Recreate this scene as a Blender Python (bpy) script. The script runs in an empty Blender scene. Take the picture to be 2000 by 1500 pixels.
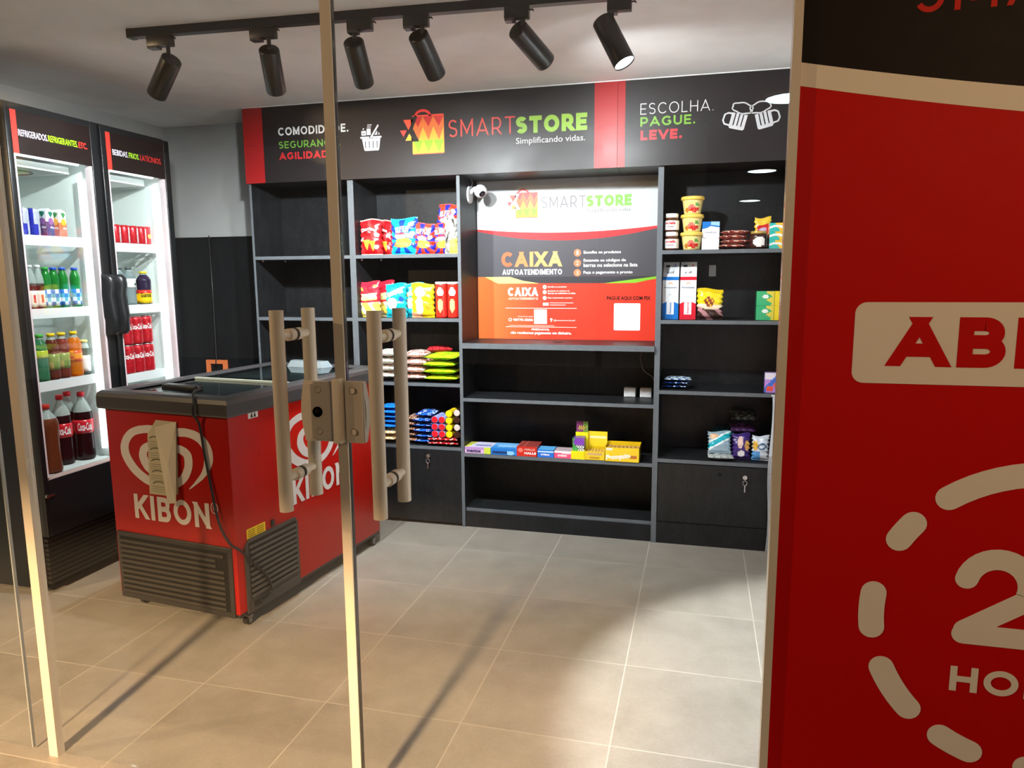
import bpy, bmesh, math, random
from mathutils import Vector, Matrix
random.seed(7)
PI = math.pi
SC = bpy.context.scene
COL = SC.collection

# ------------------------------------------------------------------ camera
cam_data = bpy.data.cameras.new('camera')
cam_data.sensor_width = 36.0
cam_data.lens = 1417.08 / 2000 * 36.0
cam_data.clip_start = 0.05
cam = bpy.data.objects.new('camera', cam_data)
COL.objects.link(cam)
F_ = Vector((-0.24906898, 0.95724288, -0.14714183))
R_ = Vector((0.96802616, 0.25074078, -0.00737695))
U_ = Vector((-0.02983292, 0.14427451, 0.98908789))
cam.matrix_world = Matrix(((R_.x, U_.x, -F_.x, 1.24566), (R_.y, U_.y, -F_.y, -4.14407),
                           (R_.z, U_.z, -F_.z, 1.55), (0, 0, 0, 1)))
SC.camera = cam

# ------------------------------------------------------------------ world, exposure
w = bpy.data.worlds.new('world')
SC.world = w
w.use_nodes = True
WORLD_STRENGTH = 0.05
w.node_tree.nodes['Background'].inputs[0].default_value = (1.0, 0.86, 0.72, 1)
w.node_tree.nodes['Background'].inputs[1].default_value = WORLD_STRENGTH
SC.view_settings.view_transform = 'Standard'
SC.view_settings.look = 'None'
SC.view_settings.gamma = 1
SC.view_settings.use_curve_mapping = False
SC.view_settings.exposure = 0.22
SC.cycles.use_denoising = True
SC.cycles.max_bounces = 10
SC.cycles.transparent_max_bounces = 24
SC.cycles.caustics_reflective = False
SC.cycles.caustics_refractive = False
SC.cycles.sample_clamp_indirect = 6.0

# light levels (the lamps themselves are built further down with these numbers)
SPOT_W = (85, 155, 155, 40, 85, 420)      # six track spotlights, left to right
CORRIDOR_EMIT = 30.0
WARM_W = 9800.0
SIGN_W = (84.0, 300.0)
WARM_COL = (1.0, 0.67, 0.37)
TUBE_EMIT = 3.8
LENS_EMIT = 40.0

# ------------------------------------------------------------------ helpers
def lin(h):
    if not isinstance(h, str):
        return tuple(h)[:3]
    h = h.lstrip('#')
    o = []
    for i in (0, 2, 4):
        c = int(h[i:i + 2], 16) / 255.0
        o.append(c / 12.92 if c <= 0.04045 else ((c + 0.055) / 1.055) ** 2.4)
    return tuple(o)

MATS = {}
def nodes_of(m):
    m.use_nodes = True
    nt = m.node_tree
    return nt, nt.nodes, nt.links

def finish(name, rough, metal=0.0, spec=0.5, var=0.06, coat=0.0, bump=0.0, bscale=60.0, transl=0.0):
    """printed or painted finish: colour comes from the object's own 'Col' attribute, gloss varies procedurally"""
    m = bpy.data.materials.new(name)
    nt, N, L = nodes_of(m)
    b = N['Principled BSDF']
    a = N.new('ShaderNodeAttribute'); a.attribute_name = 'Col'
    L.new(a.outputs['Color'], b.inputs['Base Color'])
    tc = N.new('ShaderNodeTexCoord')
    no = N.new('ShaderNodeTexNoise'); no.inputs['Scale'].default_value = bscale * 0.4; no.inputs['Detail'].default_value = 3
    L.new(tc.outputs['Object'], no.inputs['Vector'])
    mr = N.new('ShaderNodeMapRange')
    mr.inputs['To Min'].default_value = max(0.02, rough - var); mr.inputs['To Max'].default_value = min(1, rough + var)
    L.new(no.outputs['Fac'], mr.inputs['Value']); L.new(mr.outputs['Result'], b.inputs['Roughness'])
    b.inputs['Metallic'].default_value = metal
    b.inputs['Specular IOR Level'].default_value = spec
    b.inputs['Coat Weight'].default_value = coat
    if bump:
        n2 = N.new('ShaderNodeTexNoise'); n2.inputs['Scale'].default_value = bscale; n2.inputs['Detail'].default_value = 4
        L.new(tc.outputs['Object'], n2.inputs['Vector'])
        bu = N.new('ShaderNodeBump'); bu.inputs['Strength'].default_value = bump; bu.inputs['Distance'].default_value = 0.003
        L.new(n2.outputs['Fac'], bu.inputs['Height']); L.new(bu.outputs['Normal'], b.inputs['Normal'])
    if transl:
        tr = N.new('ShaderNodeBsdfTransparent'); L.new(a.outputs['Color'], tr.inputs['Color'])
        mx = N.new('ShaderNodeMixShader'); mx.inputs[0].default_value = transl
        L.new(b.outputs[0], mx.inputs[1]); L.new(tr.outputs[0], mx.inputs[2])
        L.new(mx.outputs[0], N['Material Output'].inputs[0])
    MATS[name] = m
    return m

finish('plastic', 0.38)
finish('gloss', 0.2, coat=0.0)
finish('enamel', 0.3, spec=0.22)
finish('matte', 0.75, spec=0.3)
finish('paper', 0.85, spec=0.2, bump=0.05)
finish('film', 0.28, bump=0.25, bscale=90, var=0.1)
finish('metal', 0.3, metal=1.0)
finish('powder_coat', 0.42, var=0.04)
finish('black_coat', 0.33, var=0.05)
finish('liquid', 0.12, transl=0.45)
finish('laminated_print', 0.40, spec=0.35, bump=0.14, bscale=14, var=0.09)
finish('vinyl', 0.55, spec=0.12, var=0.05)

def emit(name, col, s):
    m = bpy.data.materials.new(name)
    nt, N, L = nodes_of(m)
    N.remove(N['Principled BSDF'])
    e = N.new('ShaderNodeEmission'); e.inputs[0].default_value = lin(col) + (1,); e.inputs[1].default_value = s
    L.new(e.outputs[0], N['Material Output'].inputs[0])
    MATS[name] = m
    return m
emit('led_tube', 'f2fbff', TUBE_EMIT)
emit('corridor_led', 'e2fbff', CORRIDOR_EMIT)
emit('lens_led', 'f4faff', LENS_EMIT)

def pane(name, tint, refl=1.0):
    m = bpy.data.materials.new(name)
    nt, N, L = nodes_of(m)
    N.remove(N['Principled BSDF'])
    t = N.new('ShaderNodeBsdfTransparent'); t.inputs[0].default_value = tint + (1,)
    g = N.new('ShaderNodeBsdfGlossy'); g.inputs['Roughness'].default_value = 0.0; g.inputs[0].default_value = (refl, refl, refl, 1)
    f = N.new('ShaderNodeFresnel')
    ge = N.new('ShaderNodeNewGeometry'); ir = N.new('ShaderNodeMapRange')      # same index on both faces of the thin pane
    ir.inputs['To Min'].default_value = 1.5; ir.inputs['To Max'].default_value = 1 / 1.5
    L.new(ge.outputs['Backfacing'], ir.inputs['Value']); L.new(ir.outputs['Result'], f.inputs[0])
    mx = N.new('ShaderNodeMixShader')
    L.new(f.outputs[0], mx.inputs[0]); L.new(t.outputs[0], mx.inputs[1]); L.new(g.outputs[0], mx.inputs[2])
    L.new(mx.outputs[0], N['Material Output'].inputs[0])
    MATS[name] = m
pane('clear_glass', (0.985, 0.995, 0.99))
pane('clear_glass_dark', (0.55, 0.58, 0.58))

def laminate(name, col, rough=0.42, dust=0.5):
    m = bpy.data.materials.new(name)
    nt, N, L = nodes_of(m)
    b = N['Principled BSDF']
    tc = N.new('ShaderNodeTexCoord')
    mp = N.new('ShaderNodeMapping'); mp.inputs['Scale'].default_value = (3, 3, 1.2)
    L.new(tc.outputs['Object'], mp.inputs[0])
    n1 = N.new('ShaderNodeTexNoise'); n1.inputs['Scale'].default_value = 6; n1.inputs['Detail'].default_value = 8; n1.inputs['Roughness'].default_value = 0.7
    n2 = N.new('ShaderNodeTexNoise'); n2.inputs['Scale'].default_value = 160; n2.inputs['Detail'].default_value = 2
    L.new(mp.outputs[0], n1.inputs[0]); L.new(tc.outputs['Object'], n2.inputs[0])
    mu = N.new('ShaderNodeMath'); mu.operation = 'MULTIPLY'
    L.new(n1.outputs['Fac'], mu.inputs[0]); L.new(n2.outputs['Fac'], mu.inputs[1])
    cr = N.new('ShaderNodeValToRGB')
    c = lin(col)
    cr.color_ramp.elements[0].position = 0.15; cr.color_ramp.elements[0].color = c + (1,)
    cr.color_ramp.elements[1].position = 0.5; cr.color_ramp.elements[1].color = tuple(x * (1 + dust * 1.6) + 0.004 for x in c) + (1,)
    L.new(mu.outputs[0], cr.inputs[0]); L.new(cr.outputs[0], b.inputs['Base Color'])
    b.inputs['Roughness'].default_value = rough
    b.inputs['Specular IOR Level'].default_value = 0.25
    MATS[name] = m
laminate('black_laminate', '141517', dust=1.1)
laminate('edge_laminate', '5c6166', 0.4, 0.25)
laminate('wall_panel_black', '17181a', 0.35, 0.3)

def wallmat(name, col, rough=0.85, scale=5, amt=0.05):
    m = bpy.data.materials.new(name)
    nt, N, L = nodes_of(m)
    b = N['Principled BSDF']
    tc = N.new('ShaderNodeTexCoord')
    n1 = N.new('ShaderNodeTexNoise'); n1.inputs['Scale'].default_value = scale; n1.inputs['Detail'].default_value = 5
    L.new(tc.outputs['Object'], n1.inputs[0])
    cr = N.new('ShaderNodeValToRGB'); c = lin(col)
    cr.color_ramp.elements[0].position = 0.3; cr.color_ramp.elements[0].color = tuple(x * (1 - amt) for x in c) + (1,)
    cr.color_ramp.elements[1].position = 0.7; cr.color_ramp.elements[1].color = tuple(min(1, x * (1 + amt)) for x in c) + (1,)
    L.new(n1.outputs['Fac'], cr.inputs[0]); L.new(cr.outputs[0], b.inputs['Base Color'])
    n2 = N.new('ShaderNodeTexNoise'); n2.inputs['Scale'].default_value = 120
    L.new(tc.outputs['Object'], n2.inputs[0])
    bu = N.new('ShaderNodeBump'); bu.inputs['Strength'].default_value = 0.08; bu.inputs['Distance'].default_value = 0.002
    L.new(n2.outputs['Fac'], bu.inputs['Height']); L.new(bu.outputs[0], b.inputs['Normal'])
    b.inputs['Roughness'].default_value = rough
    MATS[name] = m
wallmat('ceiling_paint', 'f3f1ef')
wallmat('grey_paint', 'a9aaa8')
wallmat('white_paint', 'dfe2e4')
wallmat('dark_paint', '2a2725')
wallmat('dark_ground', '2c2a28', 0.9, 30, 0.2)

def floormat():
    m = bpy.data.materials.new('porcelain_tile')
    nt, N, L = nodes_of(m)
    b = N['Principled BSDF']
    tc = N.new('ShaderNodeTexCoord')
    sx = N.new('ShaderNodeSeparateXYZ'); L.new(tc.outputs['Object'], sx.inputs[0])
    T = 0.5222
    def M(op, a, bb=None):
        n = N.new('ShaderNodeMath'); n.operation = op
        for i, x in enumerate((a, bb)):
            if x is None: continue
            if isinstance(x, (int, float)): n.inputs[i].default_value = x
            else: L.new(x, n.inputs[i])
        return n.outputs[0]
    u = M('DIVIDE', M('ADD', sx.outputs[0], 0.0496 + 20 * T), T)
    v = M('DIVIDE', M('ADD', sx.outputs[1], 0.3565 + 40 * T), T)
    def edge(q):
        fr = M('FRACT', q)
        return M('GREATER_THAN', M('ABSOLUTE', M('SUBTRACT', fr, 0.5)), 0.5 - 0.0022 / T)
    gr = M('MAXIMUM', edge(u), edge(v))
    cx = N.new('ShaderNodeCombineXYZ'); L.new(M('FLOOR', u), cx.inputs[0]); L.new(M('FLOOR', v), cx.inputs[1])
    wn = N.new('ShaderNodeTexWhiteNoise'); wn.noise_dimensions = '2D'; L.new(cx.outputs[0], wn.inputs['Vector'])
    n1 = N.new('ShaderNodeTexNoise'); n1.inputs['Scale'].default_value = 5; n1.inputs['Detail'].default_value = 9; n1.inputs['Roughness'].default_value = 0.65
    off = N.new('ShaderNodeVectorMath'); off.operation = 'SCALE'; L.new(cx.outputs[0], off.inputs[0]); off.inputs['Scale'].default_value = 3.7
    ad = N.new('ShaderNodeVectorMath'); ad.operation = 'ADD'; L.new(tc.outputs['Object'], ad.inputs[0]); L.new(off.outputs[0], ad.inputs[1])
    L.new(ad.outputs[0], n1.inputs[0])
    n3 = N.new('ShaderNodeTexNoise'); n3.inputs['Scale'].default_value = 90; n3.inputs['Detail'].default_value = 3
    L.new(tc.outputs['Object'], n3.inputs[0])
    s = M('ADD', M('ADD', M('MULTIPLY', n1.outputs['Fac'], 0.6), M('MULTIPLY', wn.outputs['Value'], 0.10)), M('MULTIPLY', n3.outputs['Fac'], 0.22))
    cr = N.new('ShaderNodeValToRGB')
    cr.color_ramp.elements[0].position = 0.25; cr.color_ramp.elements[0].color = lin('7f796f') + (1,)
    cr.color_ramp.elements[1].position = 0.72; cr.color_ramp.elements[1].color = lin('a29b91') + (1,)
    L.new(s, cr.inputs[0])
    mx = N.new('ShaderNodeMix'); mx.data_type = 'RGBA'
    L.new(gr, mx.inputs[0]); L.new(cr.outputs[0], mx.inputs[6]); mx.inputs[7].default_value = lin('aba498') + (1,)
    L.new(mx.outputs[2], b.inputs['Base Color'])
    mr = N.new('ShaderNodeMapRange'); mr.inputs['To Min'].default_value = 0.24; mr.inputs['To Max'].default_value = 0.40
    L.new(n1.outputs['Fac'], mr.inputs['Value'])
    rr = M('ADD', mr.outputs[0], M('MULTIPLY', gr, 0.4))
    L.new(rr, b.inputs['Roughness'])
    bu = N.new('ShaderNodeBump'); bu.inputs['Strength'].default_value = 0.25; bu.inputs['Distance'].default_value = 0.002; bu.invert = True
    L.new(gr, bu.inputs['Height']); L.new(bu.outputs[0], b.inputs['Normal'])
    MATS['porcelain_tile'] = m
floormat()

def arc_(cx, cy, rx, ry, a0, a1, n=14):
    return [(cx + rx * math.cos(math.radians(a0 + (a1 - a0) * i / n)), cy + ry * math.sin(math.radians(a0 + (a1 - a0) * i / n))) for i in range(n + 1)]
STEM = [(0, 0), (0, 1)]
BOWL = [(0, 1), (.40, 1)] + arc_(.40, .68, .30, .32, 90, -90) + [(0, .36)]
CEE = arc_(.5, .5, .5, .5, 42, 318, 24)
GEO = {   # geometric capitals: (skeleton width, strokes)
    'A': (.96, [[(0, 0), (.48, 1)], [(.48, 1), (.96, 0)], [(.20, .27), (.76, .27)]]),
    'B': (.70, [STEM, [(0, 1), (.40, 1)] + arc_(.40, .76, .25, .24, 90, -90) + [(0, .52)], [(0, .52), (.42, .52)] + arc_(.42, .26, .28, .26, 90, -90) + [(0, 0)]]),
    'C': (.90, [CEE]), 'D': (.90, [STEM, [(0, 1), (.38, 1)] + arc_(.38, .5, .52, .5, 90, -90, 18) + [(0, 0)]]),
    'Ç': (.90, [CEE, [(.50, -.02), (.56, -.16), (.42, -.24)]]),
    'E': (.62, [STEM, [(0, 1), (.62, 1)], [(0, .5), (.55, .5)], [(0, 0), (.62, 0)]]),
    'G': (.94, [arc_(.5, .5, .5, .5, 42, 312, 22) + [(.92, .20), (.92, .46)], [(.60, .46), (.92, .46)]]),
    'H': (.80, [STEM, [(.8, 0), (.8, 1)], [(0, .5), (.8, .5)]]), 'I': (.0, [STEM]),
    'K': (.76, [STEM, [(0, .36), (.72, 1)], [(.26, .60), (.76, 0)]]), 'L': (.58, [STEM, [(0, 0), (.58, 0)]]),
    'M': (1.0, [STEM, [(0, 1), (.5, .22)], [(.5, .22), (1, 1)], [(1, 0), (1, 1)]]), 'N': (.82, [STEM, [(0, 1), (.82, 0)], [(.82, 0), (.82, 1)]]),
    'O': (1.04, [arc_(.52, .5, .52, .5, 0, 360, 36)]), 'P': (.70, [STEM, BOWL]), 'R': (.72, [STEM, BOWL, [(.36, .36), (.72, 0)]]),
    'S': (.66, [arc_(.33, .755, .33, .245, 28, 270, 16) , arc_(.33, .255, .33, .255, 90, -150, 16)]),
    'T': (.78, [[(0, 1), (.78, 1)], [(.39, 0), (.39, 1)]]), 'U': (.78, [[(0, 1), (0, .36)] + arc_(.39, .38, .39, .38, 180, 360, 16) + [(.78, 1)]]),
    'V': (.92, [[(0, 1), (.46, 0)], [(.46, 0), (.92, 1)]]), 'X': (.84, [[(0, 0), (.84, 1)], [(0, 1), (.84, 0)]]), '.': (.0, [])}
def clip_band(pts, lo, hi):
    for sgn, lim in ((1, lo), (-1, -hi)):
        out = []
        for i in range(len(pts)):
            a, b = pts[i], pts[(i + 1) % len(pts)]
            fa, fb = sgn * a[1] - lim, sgn * b[1] - lim
            if fa >= 0: out.append(a)
            if fa * fb < 0:
                q = fa / (fa - fb); out.append((a[0] + (b[0] - a[0]) * q, a[1] + (b[1] - a[1]) * q))
        pts = out
    return pts

class MB:
    """collects faces (each with its own print colour and finish) into one mesh"""
    def __init__(s):
        s.v = []; s.f = []
    def add(s, verts, faces, col='808080', mat='plastic', smooth=False):
        o = len(s.v); s.v += [tuple(p) for p in verts]
        isf = callable(col)
        for i, f in enumerate(faces):
            s.f.append(([o + k for k in f], lin(col(i)) if isf else lin(col), mat, smooth))
        return s
    def box(s, x0, x1, y0, y1, z0, z1, col='808080', mat='plastic', bev=0.0):
        x0, x1 = sorted((x0, x1)); y0, y1 = sorted((y0, y1)); z0, z1 = sorted((z0, z1))
        V = [(x0, y0, z0), (x1, y0, z0), (x1, y1, z0), (x0, y1, z0), (x0, y0, z1), (x1, y0, z1), (x1, y1, z1), (x0, y1, z1)]
        Fc = [(0, 3, 2, 1), (4, 5, 6, 7), (0, 1, 5, 4), (1, 2, 6, 5), (2, 3, 7, 6), (3, 0, 4, 7)]
        if bev:
            bm = bmesh.new()
            vs = [bm.verts.new(p) for p in V]
            for f in Fc: bm.faces.new([vs[k] for k in f])
            bmesh.ops.bevel(bm, geom=bm.edges[:], offset=bev, segments=3, profile=0.5, affect='EDGES')
            bm.verts.index_update()
            V = [tuple(q.co) for q in bm.verts]; Fc = [tuple(q.index for q in f.verts) for f in bm.faces]
            bm.free()
            return s.add(V, Fc, col, mat, True)
        return s.add(V, Fc, col, mat)
    def cyl(s, p0, p1, r0, r1=None, n=24, col='808080', mat='plastic', caps=True):
        r1 = r0 if r1 is None else r1
        p0 = Vector(p0); p1 = Vector(p1); d = (p1 - p0).normalized()
        a = d.orthogonal().normalized(); b = d.cross(a)
        V = []
        for p, r in ((p0, r0), (p1, r1)):
            for i in range(n):
                t = 2 * PI * i / n
                V.append(p + a * math.cos(t) * r + b * math.sin(t) * r)
        s.add(V, [(i, (i + 1) % n, n + (i + 1) % n, n + i) for i in range(n)], col, mat, True)
        if caps:
            s.add(V[:n], [tuple(range(n))[::-1]], col, mat); s.add(V[n:], [tuple(range(n))], col, mat)
        return s
    def lathe(s, prof, c=(0, 0, 0), n=24, col='808080', mat='plastic', smooth=True):
        """prof: (r, z) or (r, z, colour-of-the-ring-above); col may be f(angle01, ring)"""
        V = []
        for p in prof:
            for i in range(n):
                t = 2 * PI * i / n
                V.append((c[0] + p[0] * math.cos(t), c[1] + p[0] * math.sin(t), c[2] + p[1]))
        for k in range(len(prof) - 1):
            for i in range(n):
                j = (i + 1) % n
                cc = prof[k][2] if len(prof[k]) > 2 else col
                if callable(cc): cc = cc(i / n, k)
                s.f.append(([len(s.v) + k * n + i, len(s.v) + k * n + j, len(s.v) + (k + 1) * n + j, len(s.v) + (k + 1) * n + i], lin(cc), mat, smooth))
        for k, fl in ((0, True), (len(prof) - 1, False)):
            if prof[k][0] > 1e-4:
                ids = [len(s.v) + k * n + i for i in range(n)]
                cc = prof[k][2] if len(prof[k]) > 2 else col
                if callable(cc): cc = cc(0, k)
                s.f.append((ids[::-1] if fl else ids, lin(cc), mat, False))
        s.v += V
        return s
    def tube(s, pts, r, n=8, col='101010', mat='plastic'):
        P = [Vector(p) for p in pts]
        V = []
        ref = None
        for i, p in enumerate(P):
            d = (P[min(i + 1, len(P) - 1)] - P[max(i - 1, 0)]).normalized()
            if ref is None: ref = d.orthogonal().normalized()
            a = (ref - d * ref.dot(d)).normalized(); ref = a; b = d.cross(a)
            for k in range(n):
                t = 2 * PI * k / n
                V.append(p + a * math.cos(t) * r + b * math.sin(t) * r)
        Fc = []
        for i in range(len(P) - 1):
            for k in range(n):
                Fc.append((i * n + k, i * n + (k + 1) % n, (i + 1) * n + (k + 1) % n, (i + 1) * n + k))
        Fc += [tuple(range(n))[::-1], tuple(range((len(P) - 1) * n, len(P) * n))]
        return s.add(V, Fc, col, mat, True)
    def poly(s, pl, pts, col, mat='laminated_print'):
        """flat print; pts counter-clockwise in the plane map pl(u, v)"""
        ar = sum(pts[i][0] * pts[(i + 1) % len(pts)][1] - pts[(i + 1) % len(pts)][0] * pts[i][1] for i in range(len(pts)))
        if ar < 0: pts = pts[::-1]
        return s.add([pl(*p) for p in pts], [tuple(range(len(pts)))], col, mat)
    def rect(s, pl, u0, u1, v0, v1, col, mat='laminated_print', rad=0.0):
        if rad:
            pts = []
            for cx, cy, a0 in ((u1 - rad, v0 + rad, -90), (u1 - rad, v1 - rad, 0), (u0 + rad, v1 - rad, 90), (u0 + rad, v0 + rad, 180)):
                for k in range(7):
                    t = math.radians(a0 + 15 * k); pts.append((cx + rad * math.cos(t), cy + rad * math.sin(t)))
            return s.poly(pl, pts, col, mat)
        return s.poly(pl, [(u0, v0), (u1, v0), (u1, v1), (u0, v1)], col, mat)
    def disc(s, pl, u, v, r, col, mat='laminated_print', n=24, r2=None):
        r2 = r2 or r
        return s.poly(pl, [(u + r * math.cos(2 * PI * k / n), v + r2 * math.sin(2 * PI * k / n)) for k in range(n)], col, mat)
    def strip(s, pl, pts, wd, col, mat='laminated_print', closed=False, cap=False):
        """stroke of constant width along a polyline in the plane"""
        n = len(pts); A = []; B = []; T = []
        for i in range(n):
            if closed: p, q = pts[i - 1], pts[(i + 1) % n]
            else: p, q = pts[max(i - 1, 0)], pts[min(i + 1, n - 1)]
            d = Vector((q[0] - p[0], q[1] - p[1])).normalized(); nn = Vector((-d.y, d.x)) * wd / 2; T.append(math.atan2(d.y, d.x))
            A.append((pts[i][0] + nn.x, pts[i][1] + nn.y)); B.append((pts[i][0] - nn.x, pts[i][1] - nn.y))
        for i in range(n if closed else n - 1):
            j = (i + 1) % n
            s.poly(pl, [B[i], B[j], A[j], A[i]], col, mat)
        if cap:
            for (p, t0) in ((pts[0], T[0] + PI / 2), (pts[-1], T[-1] - PI / 2)):
                s.poly(pl, [(p[0] + wd / 2 * math.cos(t0 + PI * k / 10), p[1] + wd / 2 * math.sin(t0 + PI * k / 10)) for k in range(11)], col, mat)
        return s
    def caps(s, pl, body, u0, u1, v0, v1, t, col, mat='laminated_print', gap=None):
        """geometric capitals of stroke weight t (fraction of the height) filling the rectangle"""
        h = v1 - v0; th = t * h; n = len(body)
        gap = (.34 - .50 * t) if gap is None else gap
        dots = body.count('.')
        kx = ((u1 - u0) - n * th) / (h * (sum(GEO[c][0] for c in body) + (n - 1) * gap))
        x = u0; lift = 0
        for c in body:
            wd, strokes = GEO[c]
            cc = col((x - u0) / (u1 - u0)) if callable(col) else col
            if c == '.': s.disc(pl, x + th / 2, v0 + th * .58, th * .58, cc, mat, 18)
            for st in strokes:
                lift += 1
                P = [(x + th / 2 + px * kx * h, v0 + th / 2 + py * (h - th)) for px, py in st]
                o = (lift % 6) * 0.00010
                q = lambda u, v, o=o: pl(u, v, o)
                closed = len(st) > 30 and abs(st[0][0] - st[-1][0]) < 1e-6
                if closed: s.strip(q, P[:-1], th, cc, mat, closed=True); continue
                d0 = Vector((P[0][0] - P[1][0], P[0][1] - P[1][1])).normalized(); d1 = Vector((P[-1][0] - P[-2][0], P[-1][1] - P[-2][1])).normalized()
                vert = abs(d0.y) > .3 and len(st) == 2
                if len(st) == 2 and abs(d0.y) < .05:      # bars: reach the stem, square end
                    P = [(P[0][0], P[0][1]), (P[1][0] + (th / 2 if c in 'ELT' else 0), P[1][1])]
                    if c == 'T': P[0] = (P[0][0] - th / 2, P[0][1])
                elif len(st) == 2: P = [(P[0][0], P[0][1]) if c in 'KR' and st is not STEM else (P[0][0] + d0.x * th, P[0][1] + d0.y * th), (P[1][0] + d1.x * th, P[1][1] + d1.y * th)]
                elif c == 'U': P = [(P[0][0], P[0][1] + th)] + P[1:-1] + [(P[-1][0], P[-1][1] + th)]
                if len(P) == 2:
                    nn = Vector((-(P[1][1] - P[0][1]), P[1][0] - P[0][0])).normalized() * th / 2
                    if vert and abs(d0.x) > .05: nn = Vector((th / 2 / abs(d0.y) * .96, 0)) if abs(d0.y) > .6 else nn
                    pg = clip_band([(P[0][0] - nn.x, P[0][1] - nn.y), (P[1][0] - nn.x, P[1][1] - nn.y), (P[1][0] + nn.x, P[1][1] + nn.y), (P[0][0] + nn.x, P[0][1] + nn.y)], v0 if c != 'Ç' else v0 - h, v1)
                    if len(pg) > 2: s.poly(q, pg, cc, mat)
                else:
                    if c == 'U': P[0] = (P[0][0], v1); P[-1] = (P[-1][0], v1)
                    s.strip(q, P, th, cc, mat)
            x += wd * kx * h + th + gap * kx * h
        return s
    def text(s, pl, body, u0, u1, v0, v1, col, mat='laminated_print', bold=0.0, shear=0.0):
        """lettering scaled to fill the given rectangle"""
        V, Fc = glyphs(body, bold, shear)
        xs = [p[0] for p in V]; ys = [p[1] for p in V]
        ax, bx, ay, by = min(xs), max(xs), min(ys), max(ys)
        k = (v1 - v0) / (by - ay)
        kx = k if u1 is None else (u1 - u0) / (bx - ax)
        colf = col
        if callable(col):
            cs = []
            for f in Fc:
                mxx = sum(V[i][0] for i in f) / len(f); cs.append(col((mxx - ax) / (bx - ax)))
            colf = lambda i: cs[i]
        return s.add([pl(u0 + (p[0] - ax) * kx, v0 + (p[1] - ay) * k) for p in V], Fc, colf, mat)
    def grid(s, fn, nu, nv, colfn, mat, flip=False, smooth=True):
        V = [fn(i / nu, j / nv) for j in range(nv + 1) for i in range(nu + 1)]
        for j in range(nv):
            for i in range(nu):
                a = len(s.v) + j * (nu + 1) + i
                f = [a, a + 1, a + nu + 2, a + nu + 1]
                s.f.append((f[::-1] if flip else f, lin(colfn((i + .5) / nu, (j + .5) / nv)), mat, smooth))
        s.v += [tuple(p) for p in V]
        return s
    def build(s, name, parent=None, loc=None, world=False, single=None):
        """parent given: child in the parent's frame (world=True subtracts the parent's place)"""
        me = bpy.data.meshes.new(name)
        off = Vector((0, 0, 0))
        if world: off = Vector(parent.location) if parent else Vector(loc)
        me.from_pydata([tuple(Vector(p) - off) for p in s.v], [], [f[0] for f in s.f])
        names = []
        for f in s.f:
            if f[2] not in names: names.append(f[2])
        for nm in names: me.materials.append(MATS[nm])
        at = me.color_attributes.new('Col', 'FLOAT_COLOR', 'CORNER')
        k = 0; buf = []
        for f in s.f:
            buf += (list(f[1]) + [1.0]) * len(f[0])
        at.data.foreach_set('color', buf)
        me.polygons.foreach_set('material_index', [names.index(f[2]) for f in s.f])
        me.polygons.foreach_set('use_smooth', [f[3] for f in s.f])
        me.update()
        o = bpy.data.objects.new(name, me)
        COL.objects.link(o)
        if parent: o.parent = parent
        elif loc: o.location = loc
        return o

GL = {}
def glyphs(body, bold, shear):
    key = (body, bold, shear)
    if key not in GL:
        cu = bpy.data.curves.new('lettering', 'FONT'); cu.body = body; cu.size = 1.0; cu.offset = bold; cu.shear = shear
        cu.resolution_u = 3
        if bold > 0.03: cu.space_character = 1.0 + bold * 1.2
        o = bpy.data.objects.new('lettering', cu); COL.objects.link(o)
        dg = bpy.context.evaluated_depsgraph_get()
        me = bpy.data.meshes.new_from_object(o.evaluated_get(dg))
        V = [tuple(q.co) for q in me.vertices]; Fc = [tuple(p.vertices) if p.normal.z > 0 else tuple(p.vertices)[::-1] for p in me.polygons]
        bpy.data.objects.remove(o); bpy.data.curves.remove(cu); bpy.data.meshes.remove(me)
        GL[key] = (V, Fc)
    return GL[key]

def front(y): return lambda u, v, o=0.0: (u, y - o, v)          # print plane facing the entrance
def side(x): return lambda u, v, o=0.0: (x + o, u, v)           # print plane facing +x
def top(z): return lambda u, v, o=0.0: (u, v, z + o)

def thing(name, label, cat, loc=(0, 0, 0), rz=0.0, group=None):
    o = bpy.data.objects.new(name, None); COL.objects.link(o)
    o.empty_display_size = 0.05
    o.location = loc; o.rotation_euler = (0, 0, rz)
    o['label'] = label; o['category'] = cat
    if group: o['group'] = group
    return o
def tag(o, label, cat, group=None):
    o['label'] = label; o['category'] = cat
    if group: o['group'] = group
    return o
def struct(o, label=None):
    o['kind'] = 'structure'
    if label: o['label'] = label
    return o

# ================================================================== the setting
struct(MB().box(-3.2, 3.4, -2.62, 0.6, -0.1, 0.0, mat='porcelain_tile').build('floor', loc=(0, 0, 0)))
struct(MB().box(-9, 9, -13, -2.62, -0.1, -0.002, mat='dark_ground').build('floor_outside', loc=(0, 0, 0)))  # unseen ground, coloured dark to weaken its reflection in the door glass
struct(MB().box(-3.2, 3.4, -2.44, 0.6, 2.59, 2.69, mat='ceiling_paint').box(-4.2, 3.4, -6.0, -2.44, 2.59, 2.69, mat='ceiling_paint').box(1.25, 3.4, -13, -6.0, 2.59, 2.69, mat='ceiling_paint').build('ceiling', loc=(0, 0, 2.59), world=True))
struct(MB().box(-2.52, 1.805, 0.345, 0.445, 0, 2.59, mat='grey_paint').build('wall_back', loc=(0, 0.345, 0), world=True))
struct(MB().box(-2.52, -2.42, -2.38, 0.345, 0, 2.59, mat='grey_paint').build('wall_left', loc=(-2.42, 0, 0), world=True))
struct(MB().box(1.705, 1.805, -2.38, 0.345, 0, 2.59, mat='white_paint').build('wall_right', loc=(1.705, 0, 0), world=True))
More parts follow.
